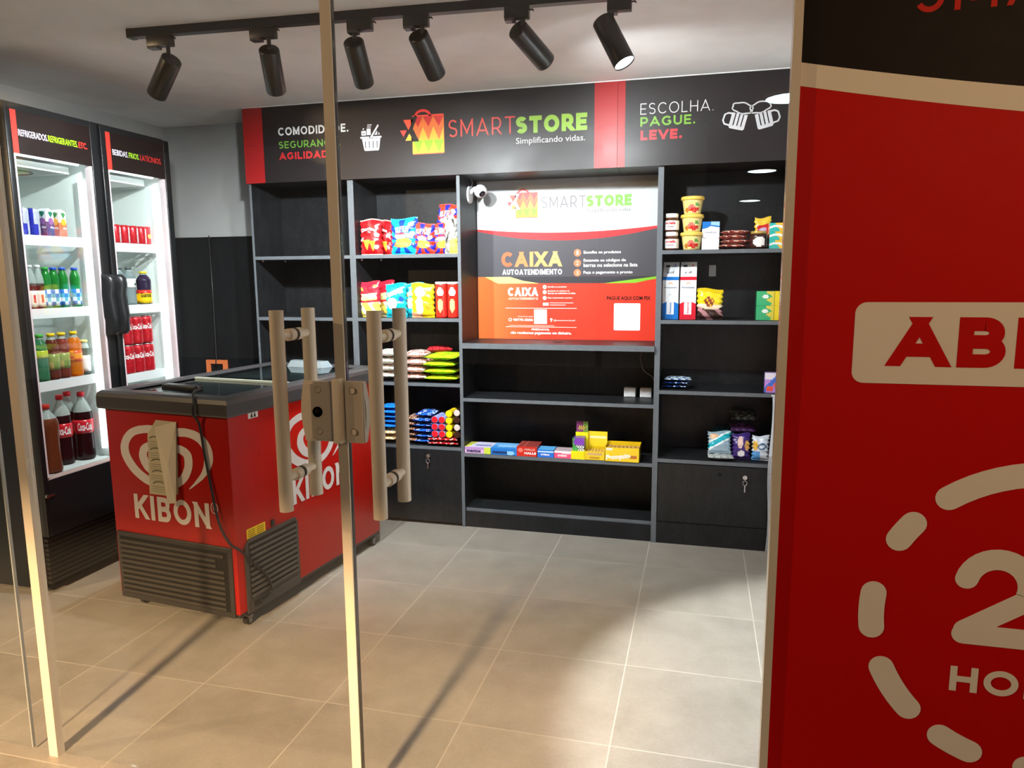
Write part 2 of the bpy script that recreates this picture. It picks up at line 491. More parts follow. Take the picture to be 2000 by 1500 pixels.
struct(MB().box(-3.2, 3.4, -2.44, -2.38, 2.55, 2.59, mat='dark_paint').build('wall_front', loc=(0, -2.41, 2.55), world=True))
struct(MB().box(-1.5414, 1.705, -0.024, -0.002, 2.585, 2.59, 'e8e8e6', 'matte').build('trim_1', loc=(0, 0, 2.585), world=True))

# black wainscot panels behind the fridges
for x0, x1, lab in ((-2.42, -2.094, 'black laminate wall panel left of the cable seam, beside the fridges'),
                    (-2.088, -1.541, 'black laminate wall panel right of the cable seam, beside the shelving')):
    o = MB().box(x0, x1, 0.325, 0.344, 0.0, 1.835, mat='wall_panel_black').build('wall_panel', loc=(x0, 0.335, 0), world=True)
    tag(o, lab, 'wall panel', 'black wall panels')

# ------------------------------------------------------------------ storefront
BEIGE = 'd2c6b2'
DY = -2.402
def glass(x0, x1, z0=0.01, z1=2.55):
    return MB().box(x0, x1, DY - 0.004, DY + 0.004, z0, z1, mat='clear_glass')
def child_of_part(m, name, part, root):
    o = m.build(name, root, world=True); o.parent = part; o.matrix_parent_inverse = Matrix(); return o
def pull_bar(parent, x, y, sgn):
    m = MB()
    m.cyl((x, y, 0.9316), (x, y, 1.467), 0.0185, n=32, col=BEIGE, mat='powder_coat')
    bar = m.build('door_handle', parent, world=True)
    for z in (1.018, 1.400):
        s = MB()
        s.cyl((x, y - sgn * 0.012, z), (x, DY + sgn * 0.030, z), 0.0115, n=20, col=BEIGE, mat='powder_coat')
        s.cyl((x, DY + sgn * 0.030, z), (x, DY + sgn * 0.007, z), 0.0165, n=24, col=BEIGE, mat='powder_coat')
        s.cyl((x, DY + sgn * 0.007, z), (x, DY + sgn * 0.004, z), 0.0168, n=24, col='5d564c', mat='plastic')
        child_of_part(s, 'standoff', bar, parent)
    return bar

d1 = bpy.data.objects.new('door_1', None); COL.objects.link(d1); d1.location = (-0.24, DY, 0); struct(d1, 'left leaf of the glass entrance door')
glass(-0.748, 0.312).build('glass_pane', d1, world=True)
MB().box(0.310, 0.338, DY - 0.011, DY + 0.011, 0.01, 2.55, BEIGE, 'powder_coat').build('meeting_stile', d1, world=True)
MB().box(0.338, 0.3395, DY - 0.004, DY + 0.009, 0.01, 2.55, '2a2622', 'plastic').build('brush_seal', d1, world=True)
pull_bar(d1, 0.1858, DY - 0.0785, -1)
pull_bar(d1, 0.1858, DY + 0.0785, 1)
# lock case with a bowed left edge
def plate(x_in, x_out, z0, z1, y0, y1, bow):
    m = MB(); pts = []
    n = 14
    for k in range(n + 1):
        t = k / n; z = z0 + (z1 - z0) * t
        pts.append((x_out + bow * math.sin(PI * t), z))
    ring = [(x_in, z1), (x_in, z0)] + pts if x_out > x_in else [(x_in, z1)] + [(x_in, z0)] + pts
    A = [(p[0], y0, p[1]) for p in ring]; B = [(p[0], y1, p[1]) for p in ring]
    k = len(ring)
    fs = [tuple(range(k)), tuple(range(k, 2 * k))[::-1]] + [(i, k + i, k + (i + 1) % k, (i + 1) % k) for i in range(k)]
    m.add(A + B, fs, BEIGE, 'powder_coat')
    return m
lock = plate(0.308, 0.224, 1.116, 1.276, DY - 0.028, DY - 0.004, -0.010)
lock.add(*(lambda q: (q.v, [f[0] for f in q.f]))(plate(0.308, 0.232, 1.122, 1.270, DY - 0.031, DY - 0.027, -0.008)), BEIGE, 'powder_coat')
lk = lock.build('lock_case', d1, world=True)
for z in (1.255, 1.143):
    child_of_part(MB().cyl((0.268, DY - 0.031, z), (0.268, DY - 0.0314, z), 0.0092, n=24, col='6e6150', mat='powder_coat').cyl((0.268, DY - 0.031, z), (0.268, DY - 0.0332, z), 0.0080, 0.0074, n=24, col=BEIGE, mat='powder_coat'), 'screw_cap', lk, d1)
kh = MB().cyl((0.265, DY - 0.031, 1.196), (0.265, DY - 0.0335, 1.196), 0.0140, n=28, col='15110d', mat='metal')
kh.cyl((0.264, DY - 0.0335, 1.199), (0.264, DY - 0.0345, 1.199), 0.0062, n=20, col='6b5c48', mat='metal')
kh.box(0.2632, 0.2648, DY - 0.0350, DY - 0.0340, 1.1955, 1.2035, '120e0a', 'metal')
child_of_part(kh, 'key_cylinder', lk, d1)
child_of_part(MB().box(0.313, 0.336, DY - 0.042, DY - 0.011, 1.113, 1.287, BEIGE, 'powder_coat', bev=0.003), 'strike_lip', lk, d1)

d2 = bpy.data.objects.new('door_2', None); COL.objects.link(d2); d2.location = (0.88, DY, 0); struct(d2, 'right leaf of the glass entrance door')
glass(0.3397, 1.4178).build('glass_pane', d2, world=True)
pull_bar(d2, 0.4592, DY - 0.0785, -1)
pull_bar(d2, 0.4592, DY + 0.0785, 1)
rp = plate(0.344, 0.394, 1.115, 1.279, DY - 0.026, DY - 0.004, 0.010).build('lock_plate', d2, world=True)
for z in (1.255, 1.144):
    child_of_part(MB().cyl((0.366, DY - 0.026, z), (0.366, DY - 0.0264, z), 0.0098, n=24, col='6e6150', mat='powder_coat').cyl((0.366, DY - 0.026, z), (0.366, DY - 0.0288, z), 0.0086, 0.0080, n=24, col=BEIGE, mat='powder_coat'), 'screw_cap', rp, d2)
child_of_part(MB().box(0.394, 0.400, DY - 0.032, DY - 0.020, 1.117, 1.277, BEIGE, 'powder_coat', bev=0.002), 'edge_rib', rp, d2)

wn = MB().box(-2.42, -0.866, DY - 0.004, DY + 0.004, 0.01, 2.55, mat='clear_glass')
w1 = struct(wn.build('window_1', loc=(-1.6, DY, 0), world=True), 'fixed glass sidelight left of the entrance')
MB().box(-0.866, -0.861, DY - 0.005, DY + 0.005, 0.01, 2.55, '8f9390', 'plastic').build('polished_edge', w1, world=True)
struct(MB().box(-0.786, -0.752, DY - 0.014, DY + 0.014, 0.0, 2.55, BEIGE, 'powder_coat').build('trim_2', loc=(-0.77, DY, 0), world=True))
struct(MB().box(1.418, 1.4365, DY - 0.016, DY + 0.020, 0.0, 2.55, BEIGE, 'powder_coat').build('trim_3', loc=(1.427, DY, 0), world=True))

# ------------------------------------------------------------------ red opening-hours sign
CX = 1.988
sg = thing('storefront_sign', 'large red opening hours sign with white lettering at the right of the entrance', 'sign', (CX, DY, 0))
MB().box(1.4367, 2.56, DY - 0.004, DY + 0.012, 0.0, 2.42, 'c80b06', 'vinyl').build('sign_board', sg, world=True)
P1 = front(DY - 0.0046); P2 = front(DY - 0.0052); P3 = front(DY - 0.0058)
RED = 'c80b06'; CREAM = 'efe3d2'
zz = lambda x, k: (1.997 if k else 1.949) - 0.209 * (x - 1.437) + (0.06 * (x - 1.437) ** 2)
m = MB(); xs = [1.4367 + (2.56 - 1.4367) * i / 24 for i in range(25)]
m.poly(P1, [(x, zz(x, 1)) for x in xs] + [(2.56, 2.42), (1.4367, 2.42)], '1c130f', 'vinyl')
m.build('black_top_panel', sg, world=True)
m = MB()
for a, b in zip(xs, xs[1:]): m.poly(P1, [(a, zz(a, 0)), (b, zz(b, 0)), (b, zz(b, 1)), (a, zz(a, 1))], CREAM, 'vinyl')
m.build('curved_stripe', sg, world=True)
MB().caps(P2, 'SMART', 1.650, 2.05, 2.075, 2.175, .11, 'c8281c', 'vinyl').caps(P2, 'STORE', 2.06, 2.44, 2.075, 2.175, .24, '8fbf2a', 'vinyl').build('shop_name', sg, world=True)
MB().rect(P2, 1.574, 2.402, 1.310, 1.488, CREAM, 'vinyl', rad=0.024).build('open_plate', sg, world=True)
MB().caps(P3, 'ABERTO', 1.648, 2.338, 1.349, 1.4565, .27, RED, 'vinyl').build('open_lettering', sg, world=True)
def arc(a0, a1, r=0.341, n=14): return [(CX + r * math.cos(math.radians(a0 + (a1 - a0) * i / n)), 0.7825 + r * math.sin(math.radians(a0 + (a1 - a0) * i / n))) for i in range(n + 1)]
for a0, a1 in ((126, 62), (149.5, 141.5), (173, 187), (204, 223), (238.5, 250), (270, 283), (300, 322)):
    MB().strip(P2, arc(a0, a1), 0.0545, CREAM, 'vinyl', cap=True).build('clock_dash', sg, world=True)
# numerals drawn as thick rounded strokes
def two(x0, z0, wd, h):
    r = wd * 0.5 - 0.020; c = (x0 + wd / 2, z0 + h - r - 0.022)
    pts = [(c[0] + r * math.cos(math.radians(t)), c[1] + r * math.sin(math.radians(t))) for t in range(168, -31, -11)]
    return pts + [(x0 + 0.026, z0 + 0.034)]
m = MB(); m.strip(P2, two(1.815, 0.722, 0.165, 0.226), 0.047, CREAM, 'vinyl', cap=True); m.strip(front(DY - 0.0056), [(1.838, 0.7465), (1.961, 0.7465)], 0.047, CREAM, 'vinyl', cap=True)
m.strip(front(DY - 0.0060), [(2.13, 0.746), (2.13, 0.926)], 0.047, CREAM, 'vinyl', cap=True); m.strip(P2, [(2.125, 0.922), (2.025, 0.79), (2.165, 0.79)], 0.047, CREAM, 'vinyl', cap=True)
m.build('hour_numerals', sg, world=True)
MB().caps(P2, 'HORAS', 1.8195, 2.158, 0.607, 0.667, .24, CREAM, 'vinyl').build('hours_lettering', sg, world=True)

# ================================================================== shelving
D = 0.335
S1, S2, S3, S4 = 1.6846, 1.3005, 0.903, 0.506
def bookcase(name, label, x0, x1, tl, tr, shelves, base_door=None, th=0.021, extra=None, rz=0):
    b = thing(name, label, 'shelf unit', ((x0 + x1) / 2, 0, 0), group=None)
    LAM = 'black_laminate'
    for a, c in ((x0, x0 + tl), (x1 - tr, x1)):
        p = MB().box(a, c, 0.0015, D, 0, 2.134, mat=LAM).build('side_panel', b, world=True)
        child_of_part(MB().box(a, c, 0.0, 0.0015, 0, 2.134, mat='edge_laminate'), 'edge_band', p, b)
    MB().box(x0 + tl, x1 - tr, D - 0.006, D, 0.02, 2.134, mat=LAM).build('back_panel', b, world=True)
    for z, y in shelves:
        p = MB().box(x0 + tl, x1 - tr, y + 0.0015, D - 0.006, z - th, z, mat=LAM).build('shelf', b, world=True)
        child_of_part(MB().box(x0 + tl, x1 - tr, y, y + 0.0015, z - th, z, mat='edge_laminate'), 'edge_band', p, b)
    return b
def cam_lock(b, door, x, z, key=True):
    m = MB(); m.cyl((x, -0.002, z), (x, -0.012, z), 0.012, n=20, col='c9ccd0', mat='metal')
    m.box(x - 0.0015, x + 0.0015, -0.030, -0.012, z - 0.008, z + 0.006, 'b9bcc0', 'metal')
    if key:
        ring = [(x + 0.011 * math.cos(t * PI / 8), -0.018, z - 0.030 + 0.014 * math.sin(t * PI / 8)) for t in range(17)]
        m.tube(ring, 0.0017, 6, 'c9ccd0', 'metal')
        m.box(x - 0.003, x + 0.003, -0.020, -0.017, z - 0.082, z - 0.044, 'b9bcc0', 'metal')
    child_of_part(m, 'lock', door, b)

A = bookcase('shelf_unit', 'empty black shelf unit at the left end, behind the freezer', -1.5365, -0.8395, 0.015, 0.0195, [(S1, 0), (S2, 0), (S3, 0), (S4, 0)])
MB().box(-1.5215, -0.859, 0.02, 0.038, 0.0, 0.482, mat='black_laminate').build('base_door', A, world=True)
# small pegs and a dangling cable end seen in the empty unit
B = bookcase('shelf_unit', 'black shelf unit full of snack bags, second from the left', -0.8395, -0.150, 0.0195, 0.010, [(S1, 0), (S2, 0), (S3, 0), (S4, 0)])
bd = MB().box(-0.819, -0.161, -0.001, 0.018, 0.02, 0.482, mat='black_laminate').build('base_door', B, world=True)
cam_lock(B, bd, -0.374, 0.445)
C_ = bookcase('shelf_unit', 'black self checkout shelf unit with counter under the white and red posters', -0.150, 1.0145, 0.010, 0.015,
              [(0.8175, 0.0), (0.4732, 0.0), (0.121, 0.02)])
ct = MB().box(-0.140, 0.9995, -0.0185, D - 0.006, 1.1225, 1.1545, mat='black_laminate').build('counter', C_, world=True)
child_of_part(MB().box(-0.140, 0.9995, -0.020, -0.0185, 1.1225, 1.1545, mat='edge_laminate'), 'edge_band', ct, C_)
child_of_part(MB().cyl((0.415, 0.16, 1.1545), (0.415, 0.16, 1.158), 0.028, n=24, col='2b2b2d', mat='plastic'), 'cable_grommet', ct, C_)
MB().box(-0.140, 0.9995, 0.012, 0.030, 0.0, 0.100, mat='black_laminate').build('plinth', C_, world=True)
E_ = bookcase('shelf_unit', 'black shelf unit with jars and cartons at the right end', 1.0145, 1.7045, 0.015, 0.012, [(S1, 0), (S2, 0), (S3, 0), (S4, 0)])
ed = MB().box(1.034, 1.691, -0.001, 0.018, 0.135, 0.480, mat='black_laminate').build('base_door', E_, world=True)
cam_lock(E_, ed, 1.512, 0.425)
child_of_part(MB().cyl((1.376, -0.0012, 0.432), (1.376, 0.0, 0.432), 0.0115, n=24, col='020202', mat='matte'), 'door_hole', ed, E_)
MB().box(1.0295, 1.6925, 0.004, 0.020, 0.0, 0.130, mat='black_laminate').build('plinth', E_, world=True)
for un, xs in ((A, (-1.50, -1.40)), (B, (-0.805, -0.72)), ):
    for k, x in enumerate(xs):
        MB().cyl((x, 0.05 + 0.1 * k, S1 - 0.021), (x, 0.05 + 0.1 * k, S1 - 0.034), 0.007, n=12, col='d8dcdf', mat='plastic').build('shelf_pin', un, world=True)

# ------------------------------------------------------------------ fascia sign
FY = -0.02
fs = thing('fascia_sign', 'long black fascia sign with red bands and shop name above the shelving', 'sign', (0.05, FY, 2.134))
MB().box(-1.5414, 0.776, FY, 0.343, 2.1346, 2.585, '211c1d', 'laminated_print').build('left_board', fs, world=True)
MB().box(0.7775, 1.7045, FY - 0.001, 0.343, 2.1346, 2.585, '241f20', 'laminated_print').build('right_board', fs, world=True)
Q1 = front(FY - 0.0016); Q2 = front(FY - 0.0022); Q3 = front(FY - 0.0028)
for a, c in ((-1.5414, -1.404), (0.6501, 0.776), (0.7775, 0.8177)):
    MB().rect(Q1, a, c, 2.1346, 2.585, '9e1b1d').build('red_band', fs, world=True)
LIME = '8cc63a'
MB().caps(Q1, 'COMODIDADE.', -1.297, -0.826, 2.411, 2.459, .20, 'd4d4d4').build('lettering', fs, world=True)
MB().caps(Q1, 'SEGURANÇA.', -1.297, -0.883, 2.335, 2.377, .17, '669a3b').build('lettering', fs, world=True)
MB().caps(Q1, 'AGILIDADE.', -1.297, -0.905, 2.268, 2.311, .25, 'b0262b').build('lettering', fs, world=True)
MB().caps(Q1, 'SMART', -0.193, 0.203, 2.344, 2.440, .095, 'b83c33').build('lettering', fs, world=True)
MB().caps(Q1, 'STORE', 0.207, 0.6105, 2.342, 2.434, .27, '84ab39').build('lettering', fs, world=True)
MB().text(Q1, 'Simplificando vidas.', 0.207, 0.600, 2.277, 2.320, 'b6b3b4', bold=0.004).build('lettering', fs, world=True)
MB().caps(Q1, 'ESCOLHA.', 0.898, 1.278, 2.404, 2.461, .08, 'd0d0d0').build('lettering', fs, world=True)
MB().caps(Q1, 'PAGUE.', 0.899, 1.186, 2.342, 2.391, .20, '709f37').build('lettering', fs, world=True)
MB().caps(Q1, 'LEVE.', 0.901, 1.119, 2.271, 2.322, .26, 'b83036').build('lettering', fs, world=True)
# shopping basket icon
def basket(m, pl, x0, z0, wd, h, col, dark):
    X = lambda u: x0 + wd * u; Z = lambda v: z0 + h * v
    m.poly(pl, [(X(.08), Z(.46)), (X(.17), Z(.05)), (X(.21), Z(0)), (X(.83), Z(0)), (X(.87), Z(.05)), (X(.94), Z(.46))], col)
    m.rect(pl, X(0), X(.43), Z(.47), Z(.54), col, rad=h * .03); m.rect(pl, X(.57), X(1), Z(.47), Z(.54), col, rad=h * .03)
    for u in (.22, .40, .58, .76): m.rect(pl2, X(u), X(u + .035), Z(.1), Z(.36), dark)
    m.strip(pl, [(X(.5), Z(.50)), (X(.84), Z(.93))], h * .07, col, cap=True)
    m.rect(pl, X(.06), X(.28), Z(.58), Z(.76), col, rad=h * .02); m.disc(pl, X(.16), Z(.83), h * .03, col)
    m.rect(pl2, X(.1), X(.24), Z(.645), Z(.665), dark)
    m.rect(pl, X(.31), X(.5), Z(.59), Z(.84), col, rad=h * .02); m.rect(pl, X(.33), X(.52), Z(.875), Z(.91), col); m.rect(pl, X(.35), X(.55), Z(.95), Z(.985), col)
    m.poly(pl, [(X(.66), Z(.59)), (X(.80), Z(.59)), (X(.80), Z(.75))], col); m.poly(pl, [(X(.84), Z(.59)), (X(.92), Z(.59)), (X(.87), Z(.70))], col)
pl2 = Q2
m = MB(); basket(m, Q1, -0.750, 2.294, 0.138, 0.152, 'c6c8ce', '211c1d'); m.build('basket_icon', fs, world=True)
# shopping bag mark built from triangles
def bagmark(m, pa, pb, x0, z0, wd, h, ground, vivid=True):
    X = lambda u: x0 + wd * u; Z = lambda v: z0 + h * v
    t = [(X(.52 + .17 * math.cos(math.radians(a))), Z(.86 + .14 * math.sin(math.radians(a)))) for a in range(0, 181, 15)]
    m.strip(pa, t, h * .06, 'cf3330')
    rows = [('ad2a29', 'c4642f', .62, .90), ('b75f30', 'c99834', .32, .62), ('80a126', 'a6b92e', .02, .32)]
    m.rect(pa, X(.27), X(1.0), Z(0), Z(.9), 'cf4a35', rad=h * .035)
    n = 3; tw = (1.0 - .27) / n
    for r, (ca, cb, va, vb) in enumerate(rows):
        m.rect(pb, X(.275 if r == 2 else .295), X(.995), Z(va), Z(vb - (.035 if r == 0 else 0)), cb)
        for k in range(n):
            u = .285 + k * (tw - .005)
            m.poly(pc, [(X(u), Z(vb - (.035 if r == 0 else 0))), (X(u + tw / 2), Z(va)), (X(u + tw - .01), Z(vb - (.035 if r == 0 else 0)))], ca)
    # notch cut and loose triangles on the left
    m.poly(pd, [(X(.25), Z(.87)), (X(.40), Z(.87)), (X(.29), Z(.60)), (X(.43), Z(.30)), (X(.25), Z(.30))], ground)
    m.poly(pd, [(X(.07), Z(.81)), (X(.31), Z(.81)), (X(.19), Z(.57))], 'd1503c')
    m.poly(pd, [(X(-.01), Z(.57)), (X(.15), Z(.57)), (X(.07), Z(.42))], 'd1453c')
    m.poly(pd, [(X(.11), Z(.33)), (X(.30), Z(.33)), (X(.205), Z(.49))], 'e0a63a')
pc, pd = Q3, front(FY - 0.0034)
m = MB(); bagmark(m, Q1, Q2, -0.491, 2.258, 0.270, 0.245, '211c1d'); m.build('bag_emblem', fs, world=True)
# two clinking beer mugs
def mug(m, pl, pk, cx, cz, s, flip):
    def T(u, v):
        a = math.radians(-14); x = u * math.cos(a) - v * math.sin(a); z = u * math.sin(a) + v * math.cos(a)
        return (cx + (-x if flip else x) * s, cz + z * s)
    W = 'c8c8cb'
    m.poly(pl, [T(-.5, .5), T(-.5, -.40), T(-.42, -.5), T(.42, -.5), T(.5, -.40), T(.5, .5)], W)
    for u in (-.25, 0.0, .25): m.poly(pk, [T(u - .035, .5), T(u - .035, -.28), T(u + .035, -.28), T(u + .035, .5)], '241f20')
    m.strip(pl, [T(-.5, .42), T(-.72, .42), T(-.92, .28), T(-.95, -.1), T(-.8, -.3), T(-.5, -.32)], .11 * s, W)
    foam = []
    for k in range(33):
        t = 2 * PI * k / 32; rr = 1 + .16 * abs(math.sin(3 * t))
        foam.append(T(.60 * rr * math.cos(t) + .06, .86 + .30 * rr * math.sin(t)))
    m.strip(pl, foam[:-1], .085 * s, W, closed=True)
m = MB(); mug(m, Q1, Q2, 1.403, 2.340, 0.080, False); mug(m, Q1, Q2, 1.534, 2.340, 0.080, True); m.build('beer_mug_icon', fs, world=True)

# ------------------------------------------------------------------ checkout posters
PY = 0.327
up = thing('checkout_poster', 'upper wall poster with white top and dark band of checkout steps above the counter', 'poster', (0.43, PY, 1.545))
MB().box(-0.137, 0.997, PY, PY + 0.0015, 1.545, 2.134, 'cfd3d5', 'laminated_print').build('poster_sheet', up, world=True)
R1 = front(PY - 0.0006); R2 = front(PY - 0.0012); R3 = front(PY - 0.0018); R4 = front(PY - 0.0024)
cv = lambda x, a, b: a + b * ((x - 0.43) / 0.567) ** 2
N_ = 24; xs = [-0.137 + 1.134 * i / N_ for i in range(N_ + 1)]
m = MB()
for a, c in zip(xs, xs[1:]): m.poly(R1, [(a, 1.545), (c, 1.545), (c, cv(c, 1.765, .065)), (a, cv(a, 1.765, .065))], '4c4a50')
m.build('dark_band', up, world=True)
m = MB()
for a, c in zip(xs, xs[1:]): m.poly(R2, [(a, cv(a, 1.765, .065)), (c, cv(c, 1.765, .065)), (c, cv(c, 1.812, .030)), (a, cv(a, 1.812, .030))], 'd8262c')
m.build('red_swoosh', up, world=True)
pc, pd = R3, R4
m = MB(); bagmark(m, R1, R2, 0.062, 1.906, 0.193, 0.170, 'cfd3d5'); m.build('bag_emblem', up, world=True)
MB().caps(R1, 'SMART', 0.278, 0.553, 1.960, 2.030, .095, '77747a').build('lettering', up, world=True)
MB().caps(R1, 'STORE', 0.556, 0.827, 1.962, 2.028, .27, '7cc043').build('lettering', up, world=True)
MB().text(R1, 'Simplificando vidas.', 0.557, 0.828, 1.922, 1.951, '77777a').build('lettering', up, world=True)
def warm(t):
    a, b = lin('f2683f'), lin('f6c77a'); return tuple(a[i] + (b[i] - a[i]) * t for i in range(3))
MB().caps(R2, 'CAIXA', 0.020, 0.404, 1.607, 1.699, .25, warm).build('lettering', up, world=True)
MB().caps(R2, 'AUTOATENDIMENTO', 0.026, 0.407, 1.558, 1.591, .20, 'f4f4f4').build('lettering', up, world=True)
for k, (z, tx) in enumerate(((1.688, ['Escolha os produtos']), (1.626, ['Escaneie os códigos de', 'barras ou selecione na lista']), (1.567, ['Faça o pagamento e pronto']))):
    mm = MB(); mm.disc(R2, 0.503, z, 0.0225, 'f07f57'); mm.text(R3, str(k + 1), 0.497, 0.509, z - .012, z + .012, 'fbe3d2'); mm.build('step_number', up, world=True)
    mm = MB()
    for j, t in enumerate(tx):
        zc = z + (0 if len(tx) == 1 else (0.0135 - 0.027 * j))
        mm.text(R2, t, 0.541, 0.541 + 0.0117 * len(t) * (1.0 if len(tx) > 1 else 1.02), zc - .011, zc + .011, 'f3eff0', bold=0.025)
    mm.build('step_lettering', up, world=True)

lo = thing('payment_poster', 'lower orange red wall poster about paying, standing on the counter', 'poster', (0.43, PY, 1.156))
m = MB()
def gr(u, v):
    a, b = lin('f0783a'), lin('e23a26'); t = min(1, u * 2.6); return tuple(a[i] + (b[i] - a[i]) * t for i in range(3))
m.box(-0.137, 0.997, PY - 0.0006, PY + 0.0015, 1.1548, 1.545, 'e8392b', 'laminated_print')
m.grid(lambda u, v: (-0.137 + 1.134 * u, PY - 0.0009, 1.1548 + 0.390 * v), 40, 1, gr, 'laminated_print', smooth=False)
m.build('poster_sheet', lo, world=True)
R1 = front(PY - 0.0014); R2 = front(PY - 0.0020); R3 = front(PY - 0.0026)
m = MB(); m.poly(R2, [(0.075, 1.545), (0.16, 1.520), (0.261, 1.505), (0.668, 1.503), (0.80, 1.520), (0.997, 1.5448)], '37373c'); m.build('dark_swoosh', lo, world=True)
m = MB(); m.poly(R1, [(-0.09, 1.545), (-0.03, 1.515), (0.0, 1.503), (0.261, 1.503), (0.16, 1.522), (0.09, 1.545)], 'f2dc7c'); m.build('yellow_swoosh', lo, world=True); m = MB()
m.poly(R1, [(0.997, 1.545), (0.80, 1.520), (0.66, 1.502), (0.86, 1.504), (0.93, 1.520), (0.997, 1.530)], '86c22f'); m.build('green_swoosh', lo, world=True)
MB().caps(R1, 'CAIXA', 0.060, 0.255, 1.425, 1.478, .25, 'fdf6ee').build('lettering', lo, world=True)
MB().caps(R1, 'AUTOATENDIMENTO', 0.064, 0.255, 1.402, 1.416, .18, 'fbd9c0').build('lettering', lo, world=True)
m = MB()
for k, (z, tx) in enumerate(((1.481, ['Escolha os produtos']), (1.449, ['Escaneie os códigos de', 'barras ou selecione na lista']), (1.413, ['Faça o pagamento e pronto']))):
    m.disc(R1, 0.298, z, 0.0125, 'fdf1d8'); m.text(R2, str(k + 1), 0.2955, 0.3005, z - .006, z + .006, 'ef6b35')
    for j, t in enumerate(tx):
        zc = z + (0 if len(tx) == 1 else (0.0065 - 0.013 * j)); m.text(R1, t, 0.318, 0.318 + .0062 * len(t), zc - .0052, zc + .0052, 'fdeee2', bold=0.02)
m.rect(R1, 0.287, 0.322, 1.365, 1.384, 'fdeee2'); m.rect(R1, 0.330, 0.478, 1.381, 1.384, 'fdeee2'); m.rect(R1, 0.330, 0.43, 1.368, 1.371, 'fdeee2')
m.build('step_lettering', lo, world=True)
m = MB()
for z in (1.349, 1.231): m.rect(R1, 0.044, 0.500, z - .0015, z + .0015, 'fbe3d6')
m.build('rule_lines', lo, world=True)
m = MB(); m.text(R1, 'Central de ajuda', 0.125, 0.222, 1.291, 1.301, 'fdeee2'); m.text(R1, '98775-0286', 0.093, 0.222, 1.268, 1.284, 'fdf6ee', bold=0.03)
m.disc(R1, 0.074, 1.276, 0.011, 'fdf6ee'); m.disc(R2, 0.074, 1.276, 0.007, 'ef6b35')
m.disc(R1, 0.340, 1.279, 0.008, 'fdf6ee'); m.poly(R1, [(0.333, 1.276), (0.347, 1.276), (0.340, 1.262)], 'fdf6ee'); m.text(R1, '@smartstore.brasil', 0.355, 0.490, 1.267, 1.280, 'fdeee2')
m.rect(R1, 0.066, 0.36, 1.2385, 1.2415, 'fbd0bd')
m.text(R1, 'PREZADOS,', 0.213, 0.328, 1.208, 1.222, 'fdf6ee', bold=0.03)
m.text(R1, 'não recebemos pagamento em dinheiro.', 0.078, 0.468, 1.181, 1.203, 'fdf6ee', bold=0.025); m.build('notice_lettering', lo, world=True)
MB().text(R1, 'PAGUE AQUI COM PIX', 0.686, 0.950, 1.397, 1.424, '160605', bold=0.035).build('payment_lettering', lo, world=True)
MB().rect(R1, 0.730, 0.890, 1.216, 1.381, 'f2f4f6', rad=0.008).build('white_square', lo, world=True)
MB().rect(R1, 0.229, 0.312, 1.251, 1.342, 'f2f4f6', rad=0.003).build('white_square', lo, world=True)

# ================================================================== track lighting
T0 = Vector((-1.118, -1.399, 2.56)); T1 = Vector((1.02, -1.274, 2.56))
td = (T1 - T0).normalized(); tang = math.atan2(td.y, td.x)
tk = thing('ceiling_track', 'long black lighting track fixed to the white ceiling', 'lighting track', tuple((T0 + T1) / 2), tang)
hl = (T1 - T0).length / 2
MB().box(-hl, hl, -0.017, 0.017, -0.004, 0.030, '141312', 'black_coat').build('rail', tk)
for s in (-1, 1): MB().box(s * hl - 0.012, s * hl + 0.012, -0.019, 0.019, -0.006, 0.030, '1a1817', 'plastic').build('end_cap', tk)
ADX = [(-1.04, -0.929, -0.951), (-0.568, -0.459, -0.491), (-0.146, -0.045, -0.120), (0.087, 0.187, 0.162), (0.489, 0.584, 0.560), (0.876, 0.966, 0.893)]
TOPS = [(-0.936, -1.389, 2.461), (-0.493, -1.362, 2.473), (-0.126, -1.340, 2.479), (0.142, -1.324, 2.486), (0.536, -1.301, 2.481), (0.859, -1.282, 2.489)]
DIRS = [(-0.716, 0.3, -0.63), (-0.281, 0.666, -0.691), (-0.132, 0.736, -0.664), (0.094, 0.797, -0.597), (0.426, 0.777, -0.463), (0.458, -0.138, -0.878)]
ORD = ['leftmost black spotlight on the ceiling track, tilted to the left', 'second black spotlight from the left on the ceiling track',
       'third black spotlight from the left, just right of the door stile', 'fourth black spotlight from the left on the ceiling track',
       'fifth black spotlight from the left, tilted strongly to the right', 'rightmost black spotlight on the track with its glowing face turned to the door']
